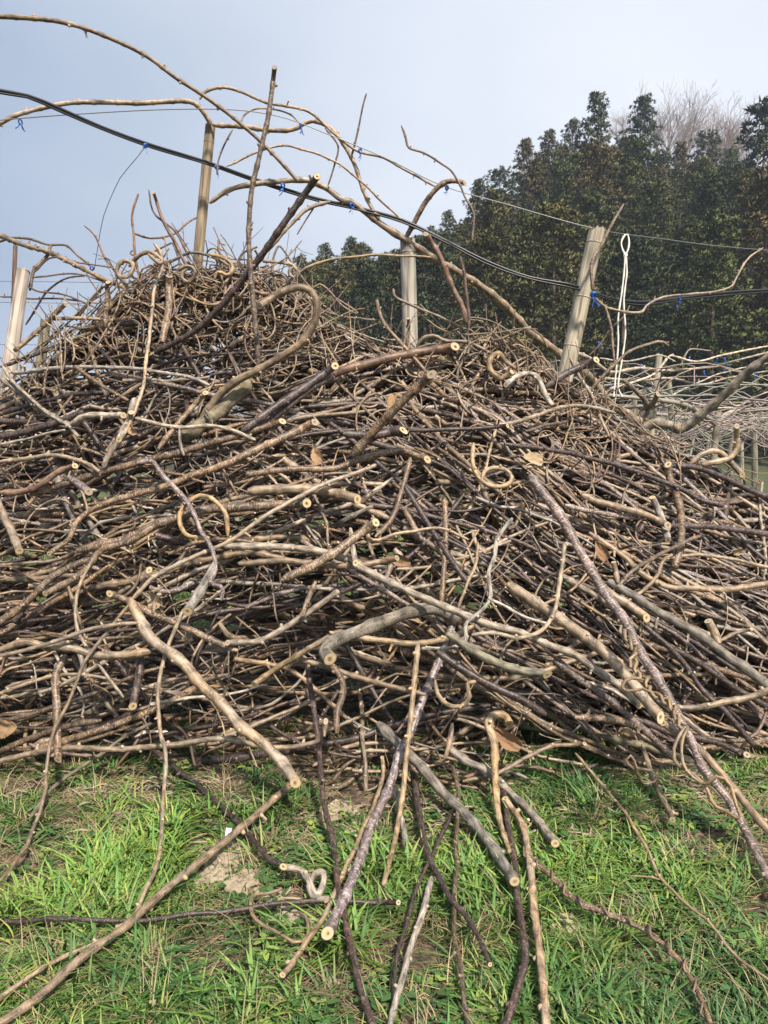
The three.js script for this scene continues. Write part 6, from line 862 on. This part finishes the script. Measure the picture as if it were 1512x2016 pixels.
  const straw = group('dead_grass', 'dry straw and dead stems lying between the grass tufts', 'straw'), st = [tuft(9, 0.04, 0.13, 0.0012, 0.0026, 0.04, 8), (() => { const k = rng(5), G = new Geo(); for (let i = 0; i < 9; i++) { const a = k() * 6.28, L = rr(0.03, 0.09, k), p = V3(gauss(k) * 0.04, rr(0.003, 0.012, k), gauss(k) * 0.04), e = p.clone().add(V3(Math.cos(a) * L, rr(-0.004, 0.018, k), Math.sin(a) * L)), m = p.clone().lerp(e, 0.5).add(V3(gauss(k) * 0.006, 0.008, gauss(k) * 0.006)); sweep(G, [p, m, e], [0.0011, 0.001, 0.0006], 3, [rr(0.8, 1.2, k), 1, 1]); } return G.build(); })()];
  const sl = [[], []]; for (let i = 0; i < 5200; i++) { const z = -1.35 - 3.4 * q(), lim = 0.62 * -z + 0.5, x = rr(-lim, lim, q); const k = q() < 0.24 ? 0 : 1, v = rr(0.55, 1.15, q); if (k === 0 && q() < 0.3) continue; sl[k].push([x, z, rr(0.6, 1.15, q), q() * 6.28, [0.36 * v, 0.29 * v, 0.165 * v]]); }
  field(straw, 'straw_tuft', st[0], sl[0]); field(straw, 'straw_litter', st[1], sl[1]);
  const chips = group('twig_litter', 'snapped twigs and bark chips scattered round the foot of the heap', 'litter'), tw = (() => { const k = rng(55), G = new Geo(); for (let i = 0; i < 3; i++) { const p = V3(gauss(k) * 0.05, 0.012, gauss(k) * 0.05), az = k() * 6.28, L = rr(0.03, 0.1, k), r = rr(0.0022, 0.0048, k); sweep(G, [p, p.clone().add(V3(Math.cos(az) * L * 0.5, rr(0, 0.012, k), Math.sin(az) * L * 0.5)), p.clone().add(V3(Math.cos(az + 0.2) * L, rr(-0.004, 0.02, k), Math.sin(az + 0.2) * L))], [r, r * 1.1, r * 0.7], 5, [rr(0.7, 1.2, k), rr(0.7, 1.1, k), 1]); } return G.build(); })(), tl = [];
  for (let i = 0; i < 420; i++) { const x = rr(-2.2, 2.3, q), z = -table(x, FOOT) + 0.1 + Math.abs(gauss(q)) * 0.42, v = rr(0.6, 1.15, q); tl.push([x, z, rr(0.6, 1.3, q), q() * 6.28, [0.3 * v, 0.225 * v, 0.155 * v]]); }
  field(chips, 'snapped_twig', tw, tl);
  const weeds = group('clover', 'low clover and small round weeds among the grass', 'weeds'), wl = [[], [], []], ws = [leafy(1, 9, 0), leafy(2, 11, 1), leafy(3, 7, 1)];
  for (let i = 0; i < 17000; i++) { const z = -1.35 - 3.3 * q(), lim = 0.62 * -z + 0.5, x = rr(-lim, lim, q), n = fbm(x * 1.6 + 70, 9, z * 1.6, 3); if (q() > 0.28 + n * 2.4 || q() < soilness(x, z) * 0.55) continue; const k = Math.floor(q() * 3), v = rr(0.75, 1.3, q); wl[k].push([x, z, rr(0.6, 1.35, q), q() * 6.28, q() < 0.2 ? [0.16 * v, 0.22 * v, 0.045 * v] : [0.05 * v, 0.115 * v, 0.028 * v]]); }
  wl.forEach((l, k) => field(weeds, 'weed_rosette', ws[k], l));
}

renderer.render(scene, camera);
